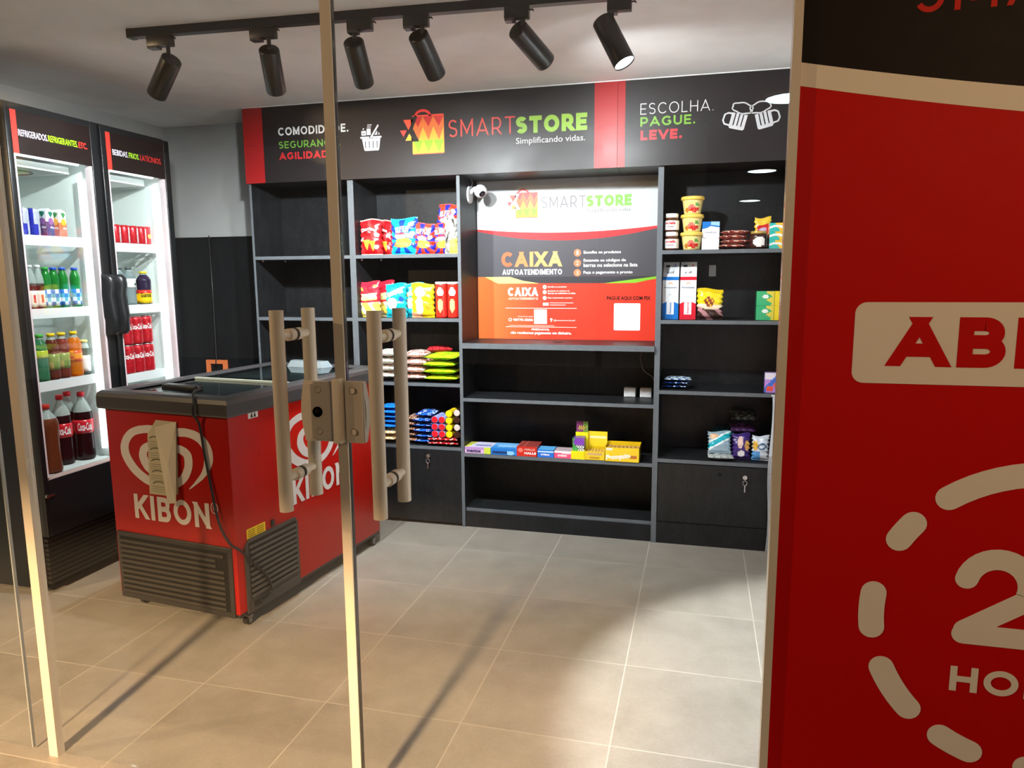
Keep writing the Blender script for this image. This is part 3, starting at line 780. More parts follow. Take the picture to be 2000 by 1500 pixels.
for k in range(6):
    xa, xb, xs_ = ADX[k]
    yy = lambda x: T0.y + (x - T0.x) * (T1.y - T0.y) / (T1.x - T0.x)
    base = Vector(((xa + xb) / 2, yy((xa + xb) / 2), 2.556))
    sp = thing('track_spotlight', ORD[k], 'spotlight', tuple(base), 0, 'track spotlights')
    ca, sa = math.cos(tang), math.sin(tang)
    ad = MB(); L_ = (xb - xa) / 2
    ad.box(-L_, L_, -0.017, 0.017, -0.042, 0.0, '131211', 'black_coat', bev=0.002)
    ad.box(-L_ * 0.95, -L_ * .15, -0.0175, 0.0175, -0.050, -0.040, '3a3842', 'black_coat')
    ad.tube([(L_ - .004, 0, -0.012), (L_ + .012, 0, -0.010), (L_ + .016, 0, -0.016)], 0.003, 6, '131211', 'black_coat')
    ad.v = [(p[0] * ca - p[1] * sa, p[0] * sa + p[1] * ca, p[2]) for p in ad.v]
    ad.build('adapter', sp)
    top_ = Vector(TOPS[k]); d = Vector(DIRS[k]).normalized()
    st = Vector((xs_, yy(xs_), 2.516))
    grip = top_ + d * 0.055
    m = MB(); m.cyl(tuple(st), tuple(st - Vector((0, 0, 0.03))), 0.0085, n=14, col='131211', mat='black_coat')
    ctr = top_ + d * 0.02
    perp = (st - Vector((0, 0, 0.03)))
    m.tube([tuple(perp), tuple(perp.lerp(ctr, 0.6)), tuple(ctr)], 0.008, 10, '131211', 'black_coat')
    m.build('stem', sp, world=True)
    # head: hollow can with a chamfered rear cap and a recessed lens
    a = d.orthogonal().normalized(); b = d.cross(a)
    def can(prof, mat, col, closed0=True, n=32):
        m = MB(); V = []
        for r, t in prof:
            for i in range(n):
                th = 2 * PI * i / n; V.append(top_ + d * t + a * math.cos(th) * r + b * math.sin(th) * r)
        Fc = [(q * n + i, q * n + (i + 1) % n, (q + 1) * n + (i + 1) % n, (q + 1) * n + i) for q in range(len(prof) - 1) for i in range(n)]
        m.add(V, Fc, col, mat, False)
        for f in range(len(m.f)): m.f[f] = (m.f[f][0], m.f[f][1], m.f[f][2], True)
        if closed0: m.add(V[:n], [tuple(range(n))[::-1]], col, mat)
        return m
    can([(0.037, 0.0), (0.0406, 0.0035), (0.0410, 0.006), (0.0410, 0.186), (0.0400, 0.190), (0.0380, 0.190), (0.0370, 0.184)], 'black_coat', '151413').build('head', sp, world=True)
    ln = MB(); n = 28; V = [top_ + d * 0.1845 + a * math.cos(2 * PI * i / n) * 0.0368 + b * math.sin(2 * PI * i / n) * 0.0368 for i in range(n)]
    ln.add(V, [tuple(range(n))], 'ffffff', 'lens_led'); ln.build('lens', sp, world=True)
    ld = bpy.data.lights.new('spot_beam', 'SPOT'); ld.energy = SPOT_W[k]; ld.color = (0.94, 0.98, 1.0)
    ld.spot_size = math.radians(116 if k < 5 else 66); ld.spot_blend = 0.75 if k < 5 else 0.3; ld.shadow_soft_size = 0.028
    lo_ = bpy.data.objects.new('spot_beam', ld); COL.objects.link(lo_)
    pos = top_ + d * 0.194
    lo_.parent = sp; lo_.matrix_local = Matrix.Translation(pos - base) @ d.to_track_quat('-Z', 'Y').to_matrix().to_4x4()

# corridor ceiling lamps (seen only as reflections in the door glass) and the warm downlight over the entrance
for k, (x, y) in enumerate(((1.72, -5.42), (1.80, -8.60), (1.87, -11.7))):
    t = thing('ceiling_lamp', ('nearest', 'middle', 'farthest')[k] + ' round white corridor ceiling lamp mirrored in the door glass', 'ceiling lamp', (x, y, 2.59), 0, 'corridor ceiling lamps')
    MB().lathe([(0.155, 0.0), (0.155, -0.012), (0.142, -0.016), (0.138, -0.012)], n=32, col='f4f4f4').build('rim', t)
    m = MB(); m.add([(0.139 * math.cos(2 * PI * i / 32), 0.139 * math.sin(2 * PI * i / 32), -0.0125) for i in range(32)], [tuple(range(32))[::-1]], 'ffffff', 'corridor_led'); m.build('diffuser', t)
t = thing('street_lamp', 'warm street floodlight across the pavement, beyond the canopy edge', 'street lamp', (0.0, -9.7, 4.55))
MB().box(-.16, .16, -.12, .12, 0, .06, '2a2a2a', 'black_coat', bev=.01).build('housing', t)
MB().box(-.13, .13, -.09, .09, -.004, .002, 'f2e6d0', 'gloss').build('lens', t)
MB().cyl((0, -.14, -4.55), (0, -.14, .05), .04, n=16, col='2a2a2a', mat='black_coat').build('post', t)
ld = bpy.data.lights.new('warm_beam', 'SPOT'); ld.energy = WARM_W; ld.color = WARM_COL; ld.spot_size = math.radians(31); ld.spot_blend = 0.4; ld.shadow_soft_size = 0.25
lo_ = bpy.data.objects.new('warm_beam', ld); COL.objects.link(lo_); lo_.parent = t; lo_.location = (0, .05, -0.03); lo_.rotation_euler = Vector((-1.0, 7.6, -4.45)).to_track_quat('-Z', 'Y').to_euler()

# ================================================================== upright fridges along the left wall
FX = -1.81
def fridge(label, y0, y1, o0, o1, grille):
    f = thing('display_fridge', label, 'fridge', (-2.1, (y0 + y1) / 2, 0), group=None)
    BK = '16181a'
    XB = -2.405
    # cabinet: hollow shell
    m = MB()
    m.box(XB, FX - 0.045, y0, y0 + 0.035, 0.03, 2.36, BK, 'black_coat'); m.box(XB, FX - 0.045, y1 - 0.035, y1, 0.03, 2.36, BK, 'black_coat')
    m.box(XB, FX - 0.045, y0 + 0.035, y1 - 0.035, 2.16, 2.36, BK, 'black_coat'); m.box(XB, FX - 0.045, y0 + 0.035, y1 - 0.035, 0.03, 0.555, BK, 'black_coat')
    m.box(XB, XB + 0.03, y0 + 0.035, y1 - 0.035, 0.555, 2.16, BK, 'black_coat')
    m.build('cabinet', f, world=True)
    # white liner
    i0, i1 = y0 + 0.036, y1 - 0.036
    m = MB(); W = 'e6efec'
    m.box(XB + 0.031, FX - 0.046, i0, i0 + 0.012, 0.556, 2.158, W, 'plastic'); m.box(XB + 0.031, FX - 0.046, i1 - 0.012, i1, 0.556, 2.158, W, 'plastic')
    m.box(XB + 0.031, XB + 0.043, i0 + 0.012, i1 - 0.012, 0.556, 2.158, W, 'plastic')
    m.box(XB + 0.043, FX - 0.046, i0 + 0.012, i1 - 0.012, 2.146, 2.158, W, 'plastic'); m.box(XB + 0.043, FX - 0.046, i0 + 0.012, i1 - 0.012, 0.556, 0.590, W, 'plastic')
    for k in range(24):
        m.box(XB + 0.044, XB + 0.0455, i0 + 0.09, i0 + 0.10, 0.70 + k * 0.055, 0.72 + k * 0.055, '8b9496'); m.box(XB + 0.044, XB + 0.0455, i1 - 0.10, i1 - 0.09, 0.70 + k * 0.055, 0.72 + k * 0.055, '8b9496')
    m.build('liner', f, world=True)
    # evaporator cover with louvres under the inner roof
    m = MB(); m.box(XB + 0.044, FX - 0.12, i0 + 0.02, i1 - 0.05, 2.085, 2.12, 'dfe6e4', 'plastic')
    if grille:
        for k in range(17):
            x = XB + 0.06 + k * 0.025
            m.box(x, x + 0.010, i0 + 0.04, i1 - 0.07, 2.0838, 2.0852, '7e8685', 'plastic')
        cx_, cy_ = -2.13, (i0 + i1) / 2
        pts = [(cx_ + 0.11 * math.cos(t * PI / 12), cy_ + 0.11 * math.sin(t * PI / 12), 2.083) for t in range(25)]
        m.tube(pts, 0.004, 6, '4a4f4f')
        for k in range(5): m.box(cx_ - 0.03 + k * 0.013, cx_ - 0.024 + k * 0.013, cy_ - 0.03, cy_ + 0.03, 2.082, 2.0838, '2b2e2e')
    m.build('evaporator_cover', f, world=True)
    # door
    dr = MB(); xf = FX; xb = FX - 0.040
    dr.box(xb, xf, y0 + 0.002, o0, 0.30, 2.345, BK, 'black_coat', bev=0.004); dr.box(xb, xf, o1, y1 - 0.002, 0.30, 2.345, BK, 'black_coat', bev=0.004)
    dr.box(xb, xf - 0.001, o0 - 0.004, o1 + 0.004, 2.318, 2.344, BK, 'black_coat'); dr.box(xb, xf - 0.001, o0 - 0.004, o1 + 0.004, 0.30, 0.580, BK, 'black_coat')
    door = dr.build('door', f, world=True)
    gs = MB()
    for a, c, z0, z1 in ((o0, o0 + 0.012, 0.582, 2.125), (o1 - 0.014, o1, 0.582, 2.125)): gs.box(xb + 0.002, xf - 0.006, a, c, z0, z1, 'd9c9cd', 'gloss')
    gs.box(xb + 0.002, xf - 0.006, o0, o1, 0.580, 0.590, 'dcc4bd', 'gloss')
    child_of_part(gs, 'gasket', door, f)
    child_of_part(MB().box(xf - 0.014, xf - 0.009, o0, o1, 0.580, 2.318, mat='clear_glass'), 'glass_pane', door, f)
    m = MB(); m.box(xf - 0.008, xf - 0.003, o0, o1, 2.125, 2.318, '1d1413', 'laminated_print')
    m.rect(side(xf - 0.0024), o0, o0 + 0.030, 2.125, 2.318, 'd23a30')
    head = child_of_part(m, 'header_sign', door, f)
    hd = side(xf - 0.0024)
    m = MB()
    if grille:
        m.text(hd, 'REFRIGERADOS.', o0 + 0.034, o0 + 0.190, 2.205, 2.235, 'dfd8ee', bold=0.01)
        m.text(hd, 'REFRIGERANTES.', o0 + 0.193, o0 + 0.365, 2.205, 2.235, '9fe01e', bold=0.02)
        m.text(hd, 'ETC.', o0 + 0.370, o0 + 0.425, 2.205, 2.235, 'f0382f', bold=0.03)
    else:
        m.text(hd, 'BEBIDAS.', o0 + 0.040, o0 + 0.150, 2.205, 2.235, 'e4e2f4', bold=0.012)
        m.text(hd, 'FRIOS.', o0 + 0.155, o0 + 0.232, 2.205, 2.235, 'a4d935', bold=0.02)
        m.text(hd, 'LATÍCINIOS.', o0 + 0.240, o0 + 0.405, 2.205, 2.243, 'e0342f', bold=0.008)
    child_of_part(m, 'header_lettering', door, f)
    # handle grip at the meeting edge of the two fridges
    yh = (y1 - 0.030) if grille else (y0 + 0.030)
    m = MB(); prof = [(1.255, .030, .030), (1.275, .030, .046), (1.335, .026, .050), (1.350, .031, .052), (1.47, .034, .040), (1.52, .030, .052), (1.555, .028, .050), (1.575, .028, .030)]
    V = []
    for z, hw, dp in prof: V += [(xf - 0.004, yh - hw, z), (xf + dp - 0.008, yh - hw * .8, z), (xf + dp, yh, z), (xf + dp - 0.008, yh + hw * .8, z), (xf - 0.004, yh + hw, z)]
    Fc = []
    for k in range(len(prof) - 1):
        for i in range(4): Fc.append((k * 5 + i, k * 5 + i + 1, k * 5 + 6 + i, k * 5 + 5 + i))
    Fc += [(0, 4, 3, 2, 1), tuple(range((len(prof) - 1) * 5, len(prof) * 5))]
    m.add(V, [q[::-1] for q in Fc], '1b1d20', 'black_coat', True)
    child_of_part(m, 'grip', door, f)
    child_of_part(MB().cyl((xf - .002, o0 - .018, .505), (xf + .010, o0 - .018, .505), .010, n=16, col='b8b4ae', mat='metal').box(xf + .002, xf + .008, o0 - .020, o0 + .022, .500, .510, 'b8b4ae', 'metal'), 'hinge_cap', door, f)
    # bottom louvre and feet
    m = MB()
    for k in range(10): m.box(FX - 0.046, FX - 0.018, y0 + 0.01, y1 - 0.01, 0.055 + k * 0.024, 0.070 + k * 0.024, '191312', 'black_coat')
    m.box(FX - 0.06, FX - 0.045, y0 + 0.003, y1 - 0.003, 0.03, 0.30, '0e0c0b', 'matte'); m.build('base_grille', f, world=True)
    for yy in (y0 + 0.06, y1 - 0.06):
        for xx in (XB + 0.06, FX - 0.09): MB().cyl((xx, yy, 0), (xx, yy, 0.03), 0.02, n=16, col='1a1a1a').build('foot', f, world=True)
    # wire shelves with price rails
    for z in ((1.76, 1.405, 1.045) if grille else (1.745, 1.400, 1.010)):
        m = MB(); xs0, xs1 = XB + 0.05, FX - 0.085; e0, e1 = i0 + 0.016, i1 - (0.016 if grille else 0.030)
        for k in range(13):
            y = e0 + (e1 - e0) * k / 12; m.cyl((xs0, y, z - 0.003), (xs1, y, z - 0.003), 0.003, n=6, col='eef2f2', caps=False)
        for x in (xs0, (xs0 + xs1) / 2, xs1): m.cyl((x, e0, z - 0.008), (x, e1, z - 0.008), 0.004, n=6, col='eef2f2')
        sh = m.build('wire_shelf', f, world=True)
        child_of_part(MB().box(xs1, xs1 + 0.006, e0, e1, z - 0.045, z + 0.004, 'e9eef0', 'plastic'), 'price_rail', sh, f)
    # vertical led tube beside the opening and an added one under the roof, hidden by the header
    MB().cyl((FX - 0.075, i1 - 0.030, 0.64), (FX - 0.075, i1 - 0.030, 2.06), 0.012, n=14, col='ffffff', mat='led_tube').build('led_tube', f, world=True)
    MB().cyl((FX - 0.062, i0 + 0.05, 2.134), (FX - 0.062, i1 - 0.05, 2.134), 0.010, n=14, col='ffffff', mat='led_tube').build('led_tube', f, world=True)
    return f
fridge('tall black display fridge at far left, header reading REFRIGERADOS', -1.425, -0.893, -1.392, -0.945, True)
fridge('tall black display fridge nearer the back wall, header reading BEBIDAS', -0.880, -0.366, -0.842, -0.412, False)

# ------------------------------------------------------------------ drinks
def drink_can(label, loc, r, h, bands, cat='can', group=None, mark=None):
    t = thing('drink_can', label, cat, loc, 0, group)
    def cf(u, k): return bands(u, k)
    m = MB(); n = 12; prof = [(r * .80, 0), (r * .97, h * .05)] + [(r, h * (.08 + .82 * i / n)) for i in range(n + 1)] + [(r * .86, h * .97)]
    m.lathe(prof, n=28, col=cf, mat='metal_print' if 'metal_print' in MATS else 'gloss')
    if mark:
        tx, z0, z1, c = mark
        wrap(m, tx, r + .0006, z0, z1, c)
    m.build('body', t)
    MB().lathe([(r * .86, h * .97), (r * .84, h), (r * .78, h), (r * .76, h * .985), (0.0001, h * .985)], n=24, col='c9cdd0', mat='metal').build('lid', t)
    return t
def wrap(m, tx, r, z0, z1, c, a0=0.0, width=None, bold=0.03):
    """lettering wrapped round a cylinder, centred on the +x side turned by a0"""
    V, Fc = glyphs(tx, bold, 0.15)
    xs = [p[0] for p in V]; ys = [p[1] for p in V]; k = (z1 - z0) / (max(ys) - min(ys))
    kx = k if not width else width / (max(xs) - min(xs)); mid = (max(xs) + min(xs)) / 2
    out = []
    for p in V:
        t = a0 + (p[0] - mid) * kx / r
        out.append((r * math.cos(t), r * math.sin(t), z0 + (p[1] - min(ys)) * k))
    m.add(out, Fc, c, 'gloss')
finish('metal_print', 0.28, metal=0.35)
AIM = -0.62        # angle from which the camera sees the fridge row
def bottle(label, loc, h, r, liquid, cap, lab=None, level=.8, neck=.30, mark=None, group=None, capw=None, labdes=None, shape=0):
    t = thing('drink_bottle', label, 'bottle', loc, 0, group)
    rn = capw or r * .42
    zsh = h * (1 - neck)
    prof = [(r * .70, 0), (r * .96, h * .02), (r, h * .07)]
    for i in range(1, 6): prof.append((r * (1 - (.05 * math.sin(i / 5 * PI) if shape == 0 else .10 * math.sin(i / 5 * PI))), h * .07 + (zsh - h * .07) * i / 5))
    for i in range(1, 7):
        s_ = i / 6; prof.append((rn * .85 + (r - rn * .85) * (math.cos(s_ * PI / 2) ** .9 if i < 6 else 0), zsh + (h * .90 - zsh) * s_))
    prof.append((rn * .85, h * .95))
    body = [(p[0], p[1], liquid if p[1] < h * level else 'c9d8d4') for p in prof]
    MB().lathe(body, n=28, mat='liquid').build('body', t)
    m = MB(); n = 20; cp = [(rn, h * .935), (rn, h * .995), (rn * .92, h)]
    m.lathe(cp, n=24, col=cap, mat='plastic'); m.build('cap', t)
    if lab:
        z0, z1, c = lab
        m = MB(); k = 4
        m.lathe([(r * 1.012, h * (z0 + (z1 - z0) * i / k)) for i in range(k + 1)], n=28, col=(labdes or (lambda u, kk: c)), mat='gloss')
        if mark: wrap(m, mark[0], r * 1.012 + .0008, h * mark[1], h * mark[2], mark[3], AIM, width=r * 1.5)
        m.build('label', t)
    return t
XF = -1.935
# top shelf of the first fridge
slim = lambda u, k: ('2a35b8' if int(u * 4 + (.5 if k > 6 else 0)) % 2 else 'c3c9d8')
drink_can('slim blue and silver can, leftmost on the top shelf of the left fridge', (XF, -1.272, 1.761), .027, .135, slim, group='slim blue and silver cans')
drink_can('slim blue and silver can beside the purple juice carton in the left fridge', (XF, -1.213, 1.761), .027, .135, slim, group='slim blue and silver cans')
def gable(label, loc, wd, dp, h, front_c, lower, fruit, leaf, rz):
    t = thing('juice_carton', label, 'carton', loc, rz, 'small juice cartons')
    m = MB(); m.box(-wd / 2, wd / 2, -dp / 2, dp / 2, 0, h, front_c, 'gloss')
    for P, P2_, w2 in ((side(wd / 2 + .0006), side(wd / 2 + .0012), dp), (front(-dp / 2 - .0006), front(-dp / 2 - .0012), wd)):
        m.rect(P, -w2 / 2, w2 / 2, 0, h * .58, lower, 'gloss'); m.disc(P2_, w2 * .1, h * .60, w2 * .33, fruit, 'gloss', 18)
        m.poly(P2_, [(-w2 * .2, h * .95), (w2 * .1, h * .74), (w2 * .42, h * .92), (w2 * .15, h * .98)], leaf, 'gloss')
        m.text(P2_, 'viva', -w2 * .05, w2 * .42, h * .32, h * .42, 'f4f4f8', 'gloss', bold=.03)
    m.build('carton_body', t)
    m = MB(); m.add([(-wd / 2, -dp / 2, h), (wd / 2, -dp / 2, h), (wd / 2, dp / 2, h), (-wd / 2, dp / 2, h), (-wd * .4, -dp * .1, h + .012), (wd * .4, -dp * .1, h + .012), (wd * .4, dp * .1, h + .012), (-wd * .4, dp * .1, h + .012)],
                     [(0, 1, 5, 4), (1, 2, 6, 5), (2, 3, 7, 6), (3, 0, 4, 7), (4, 5, 6, 7)], front_c, 'gloss'); m.build('folded_top', t)
gable('purple juice carton with a green leaf on the top shelf of the left fridge', (XF, -1.145, 1.761), .05, .052, .127, 'e8edf0', '5a3a6e', '8a63a0', '1f7a5c', .15)
gable('orange juice carton with a yellow fruit on the top shelf of the left fridge', (XF, -1.070, 1.761), .05, .052, .127, 'eef0ec', 'd9764a', 'f0b62e', '3a8a4a', .15)
# second shelf
for y, lb in ((-1.268, 'tall white necked bottle with red label, leftmost on the left fridge second shelf'),
              (-1.224, 'tall white necked bottle with red label, next to the green bottles')):
    bottle(lb, (XF + .004, y, 1.406), .215, .024, '3d1f16', 'e9eef0', (.05, .42, 'e8e2d6'), .55, .42, group='white necked bottles', capw=.013,
           labdes=lambda u, k: ('c93a32' if k in (1, 2) and int(u * 10) % 2 else 'ece6da'))
gl = lambda u, k: ('2f6fc4' if (int(u * 8) + k) % 3 == 0 else ('e8f2f4' if (int(u * 8) + k) % 3 == 1 else '5fb2c8'))
for i, (y, cc, lb) in enumerate(((-1.180, '2fae4a', 'green bottle with a green cap beside the white necked bottles in the left fridge'),
                                 (-1.132, '2456c8', 'green bottle with a blue cap, first of three in the left fridge'),
                                 (-1.078, '2456c8', 'green bottle with a blue cap, middle of three in the left fridge'),
                                 (-1.003, '2456c8', 'green bottle with a blue cap, rightmost of three in the left fridge'))):
    bottle(lb, (XF + .002, y, 1.406), .205, .024, '1f9a3c', cc, (.06, .46, '4a86cc'), .97, .30, group='green bottles', capw=.016, labdes=gl)
# third shelf
bottle('green soda bottle with yellow band and green cap beside the iced tea bottles', (XF, -1.250, 1.046), .235, .033, '3f8c62', '3fae35', (.50, .66, 'b9c636'), .9, .32, capw=.018)
tea = lambda u, k: ('8b9a3a' if k > 1 else ('b8a25a' if int(u * 9) % 2 else '6f8a34'))
bottle('brown iced tea bottle with a yellow cap beside the green soda bottle', (XF, -1.182, 1.046), .235, .031, '7c3527', 'f2cf12', (.22, .56, '8b9a3a'), .84, .30, capw=.019, labdes=tea, group='iced tea bottles')
bottle('brown iced tea bottle with a yellow cap, left of the orange drink', (XF, -1.120, 1.046), .235, .031, '8e3c2c', 'f2cf12', (.22, .56, '8b9a3a'), .84, .30, capw=.019, labdes=tea, group='iced tea bottles')
bottle('bright orange drink bottle with a yellow cap in the left fridge', (XF, -1.045, 1.046), .235, .034, 'f08a12', 'f4d313', (.34, .58, 'f59a1a'), .86, .30, capw=.018, labdes=lambda u, k: ('e4572e' if int(u * 7 + k) % 3 == 0 else 'f39a1c'))
bottle('clear bottle with pale yellow cap and white label, right of the orange drink', (XF, -0.982, 1.046), .185, .024, '6d7a70', 'f0e684', (.10, .56, 'f2f4ee'), .75, .30, capw=.018)
# bottom shelf
bottle('large amber bottle with a red cap standing in front of the cola bottles', (-1.895, -1.290, .591), .345, .052, '8a4a2c', 'c8301f', None, .80, .30, capw=.019, shape=1)
cl = lambda u, k: 'd3202e'
for x, y, lb in ((-1.97, -1.135, 'large cola bottle with a red label, left one on the fridge floor'), (-2.035, -1.025, 'large cola bottle with a red label, middle one on the fridge floor'),
                 (-1.950, -1.020, 'large cola bottle with a red label, right one on the fridge floor'), (-2.06, -1.20, 'large cola bottle at the back behind the amber bottle')):
    bottle(lb, (x, y, .591), .365, .048, '241318', 'd6202c', (.40, .60, 'd3202e'), .68, .38, mark=('Coca-Cola', .44, .56, 'f6f6f6'), group='large cola bottles', capw=.018, labdes=cl)
# second fridge
t = thing('can_multipack', 'red shrink wrapped tray of cans on the top shelf of the right fridge', 'multipack', (-1.955, -0.590, 1.746))
for k in range(4): MB().lathe([(.026, 0), (.031, .008), (.031, .092), (.026, .105)], c=(.015, -.105 + k * .065, 0), n=20, col=lambda u, kk: ('e6e0e0' if kk == 1 and int(u * 12) % 4 == 0 else 'c8202c'), mat='metal_print').build('can', t)
m = MB(); m.box(-.02, .048, .105, .135, 0, .106, 'c8242c', 'film', bev=.004); m.disc(side(.0486), .12, .05, .013, 'e8d060', 'film'); m.build('wrapped_end', t)
for y, lb in ((-0.700, 'clear water bottle with a dark cap in the right fridge, left one'), (-0.625, 'clear water bottle with a dark cap in the right fridge, right one')):
    bottle(lb, (XF, y, 1.401), .215, .034, '9fb0b4', '4a5358', (.46, .70, 'eef2f2'), .9, .26, group='clear water bottles', capw=.017, labdes=lambda u, k: ('33423c' if k == 1 and int(u * 16) % 4 == 0 else 'eef2f2'))
bottle('dark purple soda bottle with a yellow cap and yellow label in the right fridge', (XF + .01, -0.525, 1.401), .192, .040, '3b2f4d', 'ecd426', (.04, .44, 'f2cd1c'), .9, .30, mark=('Guaraná', .22, .36, '2a2a12'), capw=.021,
       labdes=lambda u, k: ('d8352a' if k == 3 else 'f2cd1c'))
bottle('small dark soda bottle with a yellow label between the water and purple bottles', (XF - .035, -0.578, 1.401), .190, .030, '4a3a4a', 'e6a628', (.06, .32, 'f2cd1c'), .85, .30, capw=.016)
for zi, z in enumerate((1.011, 1.176)):
    for yi, y in enumerate((-0.690, -0.612, -0.534)):
        if True:
            drink_can('red cola can, %s of the %s row in the right fridge' % (('left one', 'middle one', 'right one')[yi], ('lower', 'upper')[zi]), (XF + .005, y, z), .037, .163,
                      lambda u, k: 'c41a28', group='red cola cans in two rows', mark=None)
            o = [c for c in COL.objects if c.name.startswith('drink_can')][-1]
            m = MB(); V = []
            wrap(m, 'Coca-Cola', .0378, .085, .118, 'f4f2f2', AIM, width=.062); m.build('script_lettering', o)
MB().box(-2.02, -1.93, -0.70, -0.62, .591, .70, '5f6668', 'plastic', bev=.01).build('plastic_tub', None, (-1.97, -0.66, .591), world=True)
tag(bpy.data.objects['plastic_tub'], 'grey plastic tub on the floor of the right fridge below the cola cans', 'tub')

# ================================================================== chest freezer
fz = thing('chest_freezer', 'red chest freezer with white heart emblem and dark lid in the middle of the shop', 'freezer', (-.684, -1.525, 0), -math.atan2(.118, .993))
W_, L_ = .712, 1.165
RD = 'a81308'
MB().box(-W_, 0, 0, L_, .072, .968, RD, 'enamel', bev=.006).build('body', fz)
m = MB()
m.box(-W_ + .004, -.004, .004, L_ - .004, .058, .074, '2a2624', 'plastic'); m.build('underframe', fz)
# lid frame with rounded overhang
prof = [(.006, .963), (.018, .966), (.022, .975), (.022, 1.022), (.017, 1.040), (.006, 1.049), (-.030, 1.051), (-.050, 1.049), (-.058, 1.040)]
m = MB(); V = []
for e, z in prof: V += [(-W_ - e, -e, z), (e, -e, z), (e, L_ + e, z), (-W_ - e, L_ + e, z)]
m.add(V, [(k * 4 + i, k * 4 + (i + 1) % 4, k * 4 + 4 + (i + 1) % 4, k * 4 + 4 + i) for k in range(len(prof) - 1) for i in range(4)], '3d3b3c', 'plastic')
m.build('lid_frame', fz)
MB().box(-W_ + .056, -.056, .056, L_ - .056, 1.018, 1.024, '8a9092', 'matte').build('inner_tray', fz)
for y0, y1, z, lab in ((.056, .60, 1.030, None), (.50, L_ - .056, 1.038, None)):
    g = MB().box(-W_ + .057, -.057, y0, y1, z, z + .005, mat='clear_glass_dark').build('glass_lid', fz)
    ye = y1 if y0 < .1 else y0
    s_ = MB().box(-W_ + .057, -.057, ye - .012, ye + .004, z - .002, z + .008, 'b9bfae' if y0 > .1 else '35383a', 'plastic').build('lid_rail', fz); s_.parent = g
hb = MB(); hb.box(-.505, -.300, .135, .185, 1.036, 1.066, '151414', 'plastic', bev=.006)
hb.build('lid_handle', fz)
hb = MB(); hb.add([(-.50, 1.03, 1.043), (-.26, 1.03, 1.043), (-.235, 1.10, 1.043), (-.525, 1.10, 1.043), (-.48, 1.04, 1.078), (-.28, 1.04, 1.078), (-.26, 1.09, 1.078), (-.50, 1.09, 1.078)],
                  [(0, 1, 5, 4), (1, 2, 6, 5), (2, 3, 7, 6), (3, 0, 4, 7), (4, 5, 6, 7)], '7d888d', 'gloss'); o = hb.build('lid_handle', fz); o['label'] = 'pale translucent handle on the far lid'
FA = [[-0.334,0.86,-0.373,0.834],[-0.34,0.865,-0.379,0.839],[-0.348,0.873,-0.386,0.847],[-0.359,0.883,-0.395,0.854],[-0.372,0.891,-0.402,0.859],[-0.385,0.896,-0.41,0.862],[-0.399,0.899,-0.419,0.864],[-0.413,0.902,-0.428,0.865],[-0.427,0.903,-0.439,0.866],[-0.442,0.903,-0.45,0.867],[-0.457,0.903,-0.461,0.866],[-0.472,0.901,-0.473,0.865],[-0.487,0.899,-0.486,0.863],[-0.502,0.897,-0.499,0.861],[-0.518,0.894,-0.512,0.858],[-0.534,0.889,-0.523,0.855],[-0.551,0.883,-0.532,0.852],[-0.566,0.876,-0.541,0.848],[-0.58,0.867,-0.549,0.842],[-0.592,0.857,-0.557,0.836],[-0.603,0.847,-0.563,0.829],[-0.612,0.835,-0.569,0.822],[-0.619,0.824,-0.574,0.815],[-0.625,0.811,-0.578,0.807],[-0.63,0.799,-0.58,0.799],[-0.632,0.786,-0.582,0.791],[-0.632,0.774,-0.582,0.783],[-0.631,0.762,-0.581,0.774],[-0.628,0.75,-0.579,0.765],[-0.623,0.738,-0.575,0.757],[-0.617,0.727,-0.571,0.748],[-0.61,0.716,-0.565,0.739],[-0.603,0.706,-0.558,0.73],[-0.594,0.696,-0.551,0.721],[-0.585,0.686,-0.544,0.713],[-0.576,0.677,-0.535,0.705],[-0.566,0.669,-0.527,0.698],[-0.555,0.661,-0.518,0.691],[-0.544,0.654,-0.509,0.685],[-0.533,0.647,-0.499,0.68],[-0.522,0.641,-0.489,0.674],[-0.512,0.636,-0.48,0.67],[-0.502,0.631,-0.472,0.666],[-0.49,0.627,-0.463,0.662],[-0.476,0.623,-0.453,0.659],[-0.46,0.619,-0.439,0.656],[-0.441,0.616,-0.423,0.653],[-0.422,0.614,-0.406,0.651],[-0.402,0.612,-0.391,0.65],[-0.383,0.612,-0.375,0.65],[-0.364,0.614,-0.359,0.651],[-0.344,0.616,-0.344,0.653],[-0.324,0.621,-0.332,0.656],[-0.305,0.628,-0.32,0.66],[-0.288,0.636,-0.309,0.665],[-0.272,0.646,-0.298,0.672],[-0.258,0.657,-0.289,0.679],[-0.245,0.669,-0.281,0.687],[-0.235,0.682,-0.274,0.696],[-0.227,0.695,-0.268,0.706],[-0.22,0.708,-0.263,0.715],[-0.215,0.72,-0.259,0.724],[-0.211,0.733,-0.256,0.732],[-0.209,0.744,-0.255,0.741],[-0.208,0.755,-0.254,0.75],[-0.208,0.766,-0.254,0.758],[-0.209,0.777,-0.255,0.766],[-0.212,0.789,-0.256,0.772],[-0.22,0.8,-0.258,0.775],[-0.231,0.809,-0.263,0.779],[-0.244,0.816,-0.272,0.783],[-0.258,0.821,-0.281,0.787],[-0.273,0.824,-0.288,0.788],[-0.288,0.825,-0.293,0.789],[-0.303,0.823,-0.3,0.787],[-0.313,0.82,-0.308,0.785],[-0.319,0.819,-0.314,0.784]]
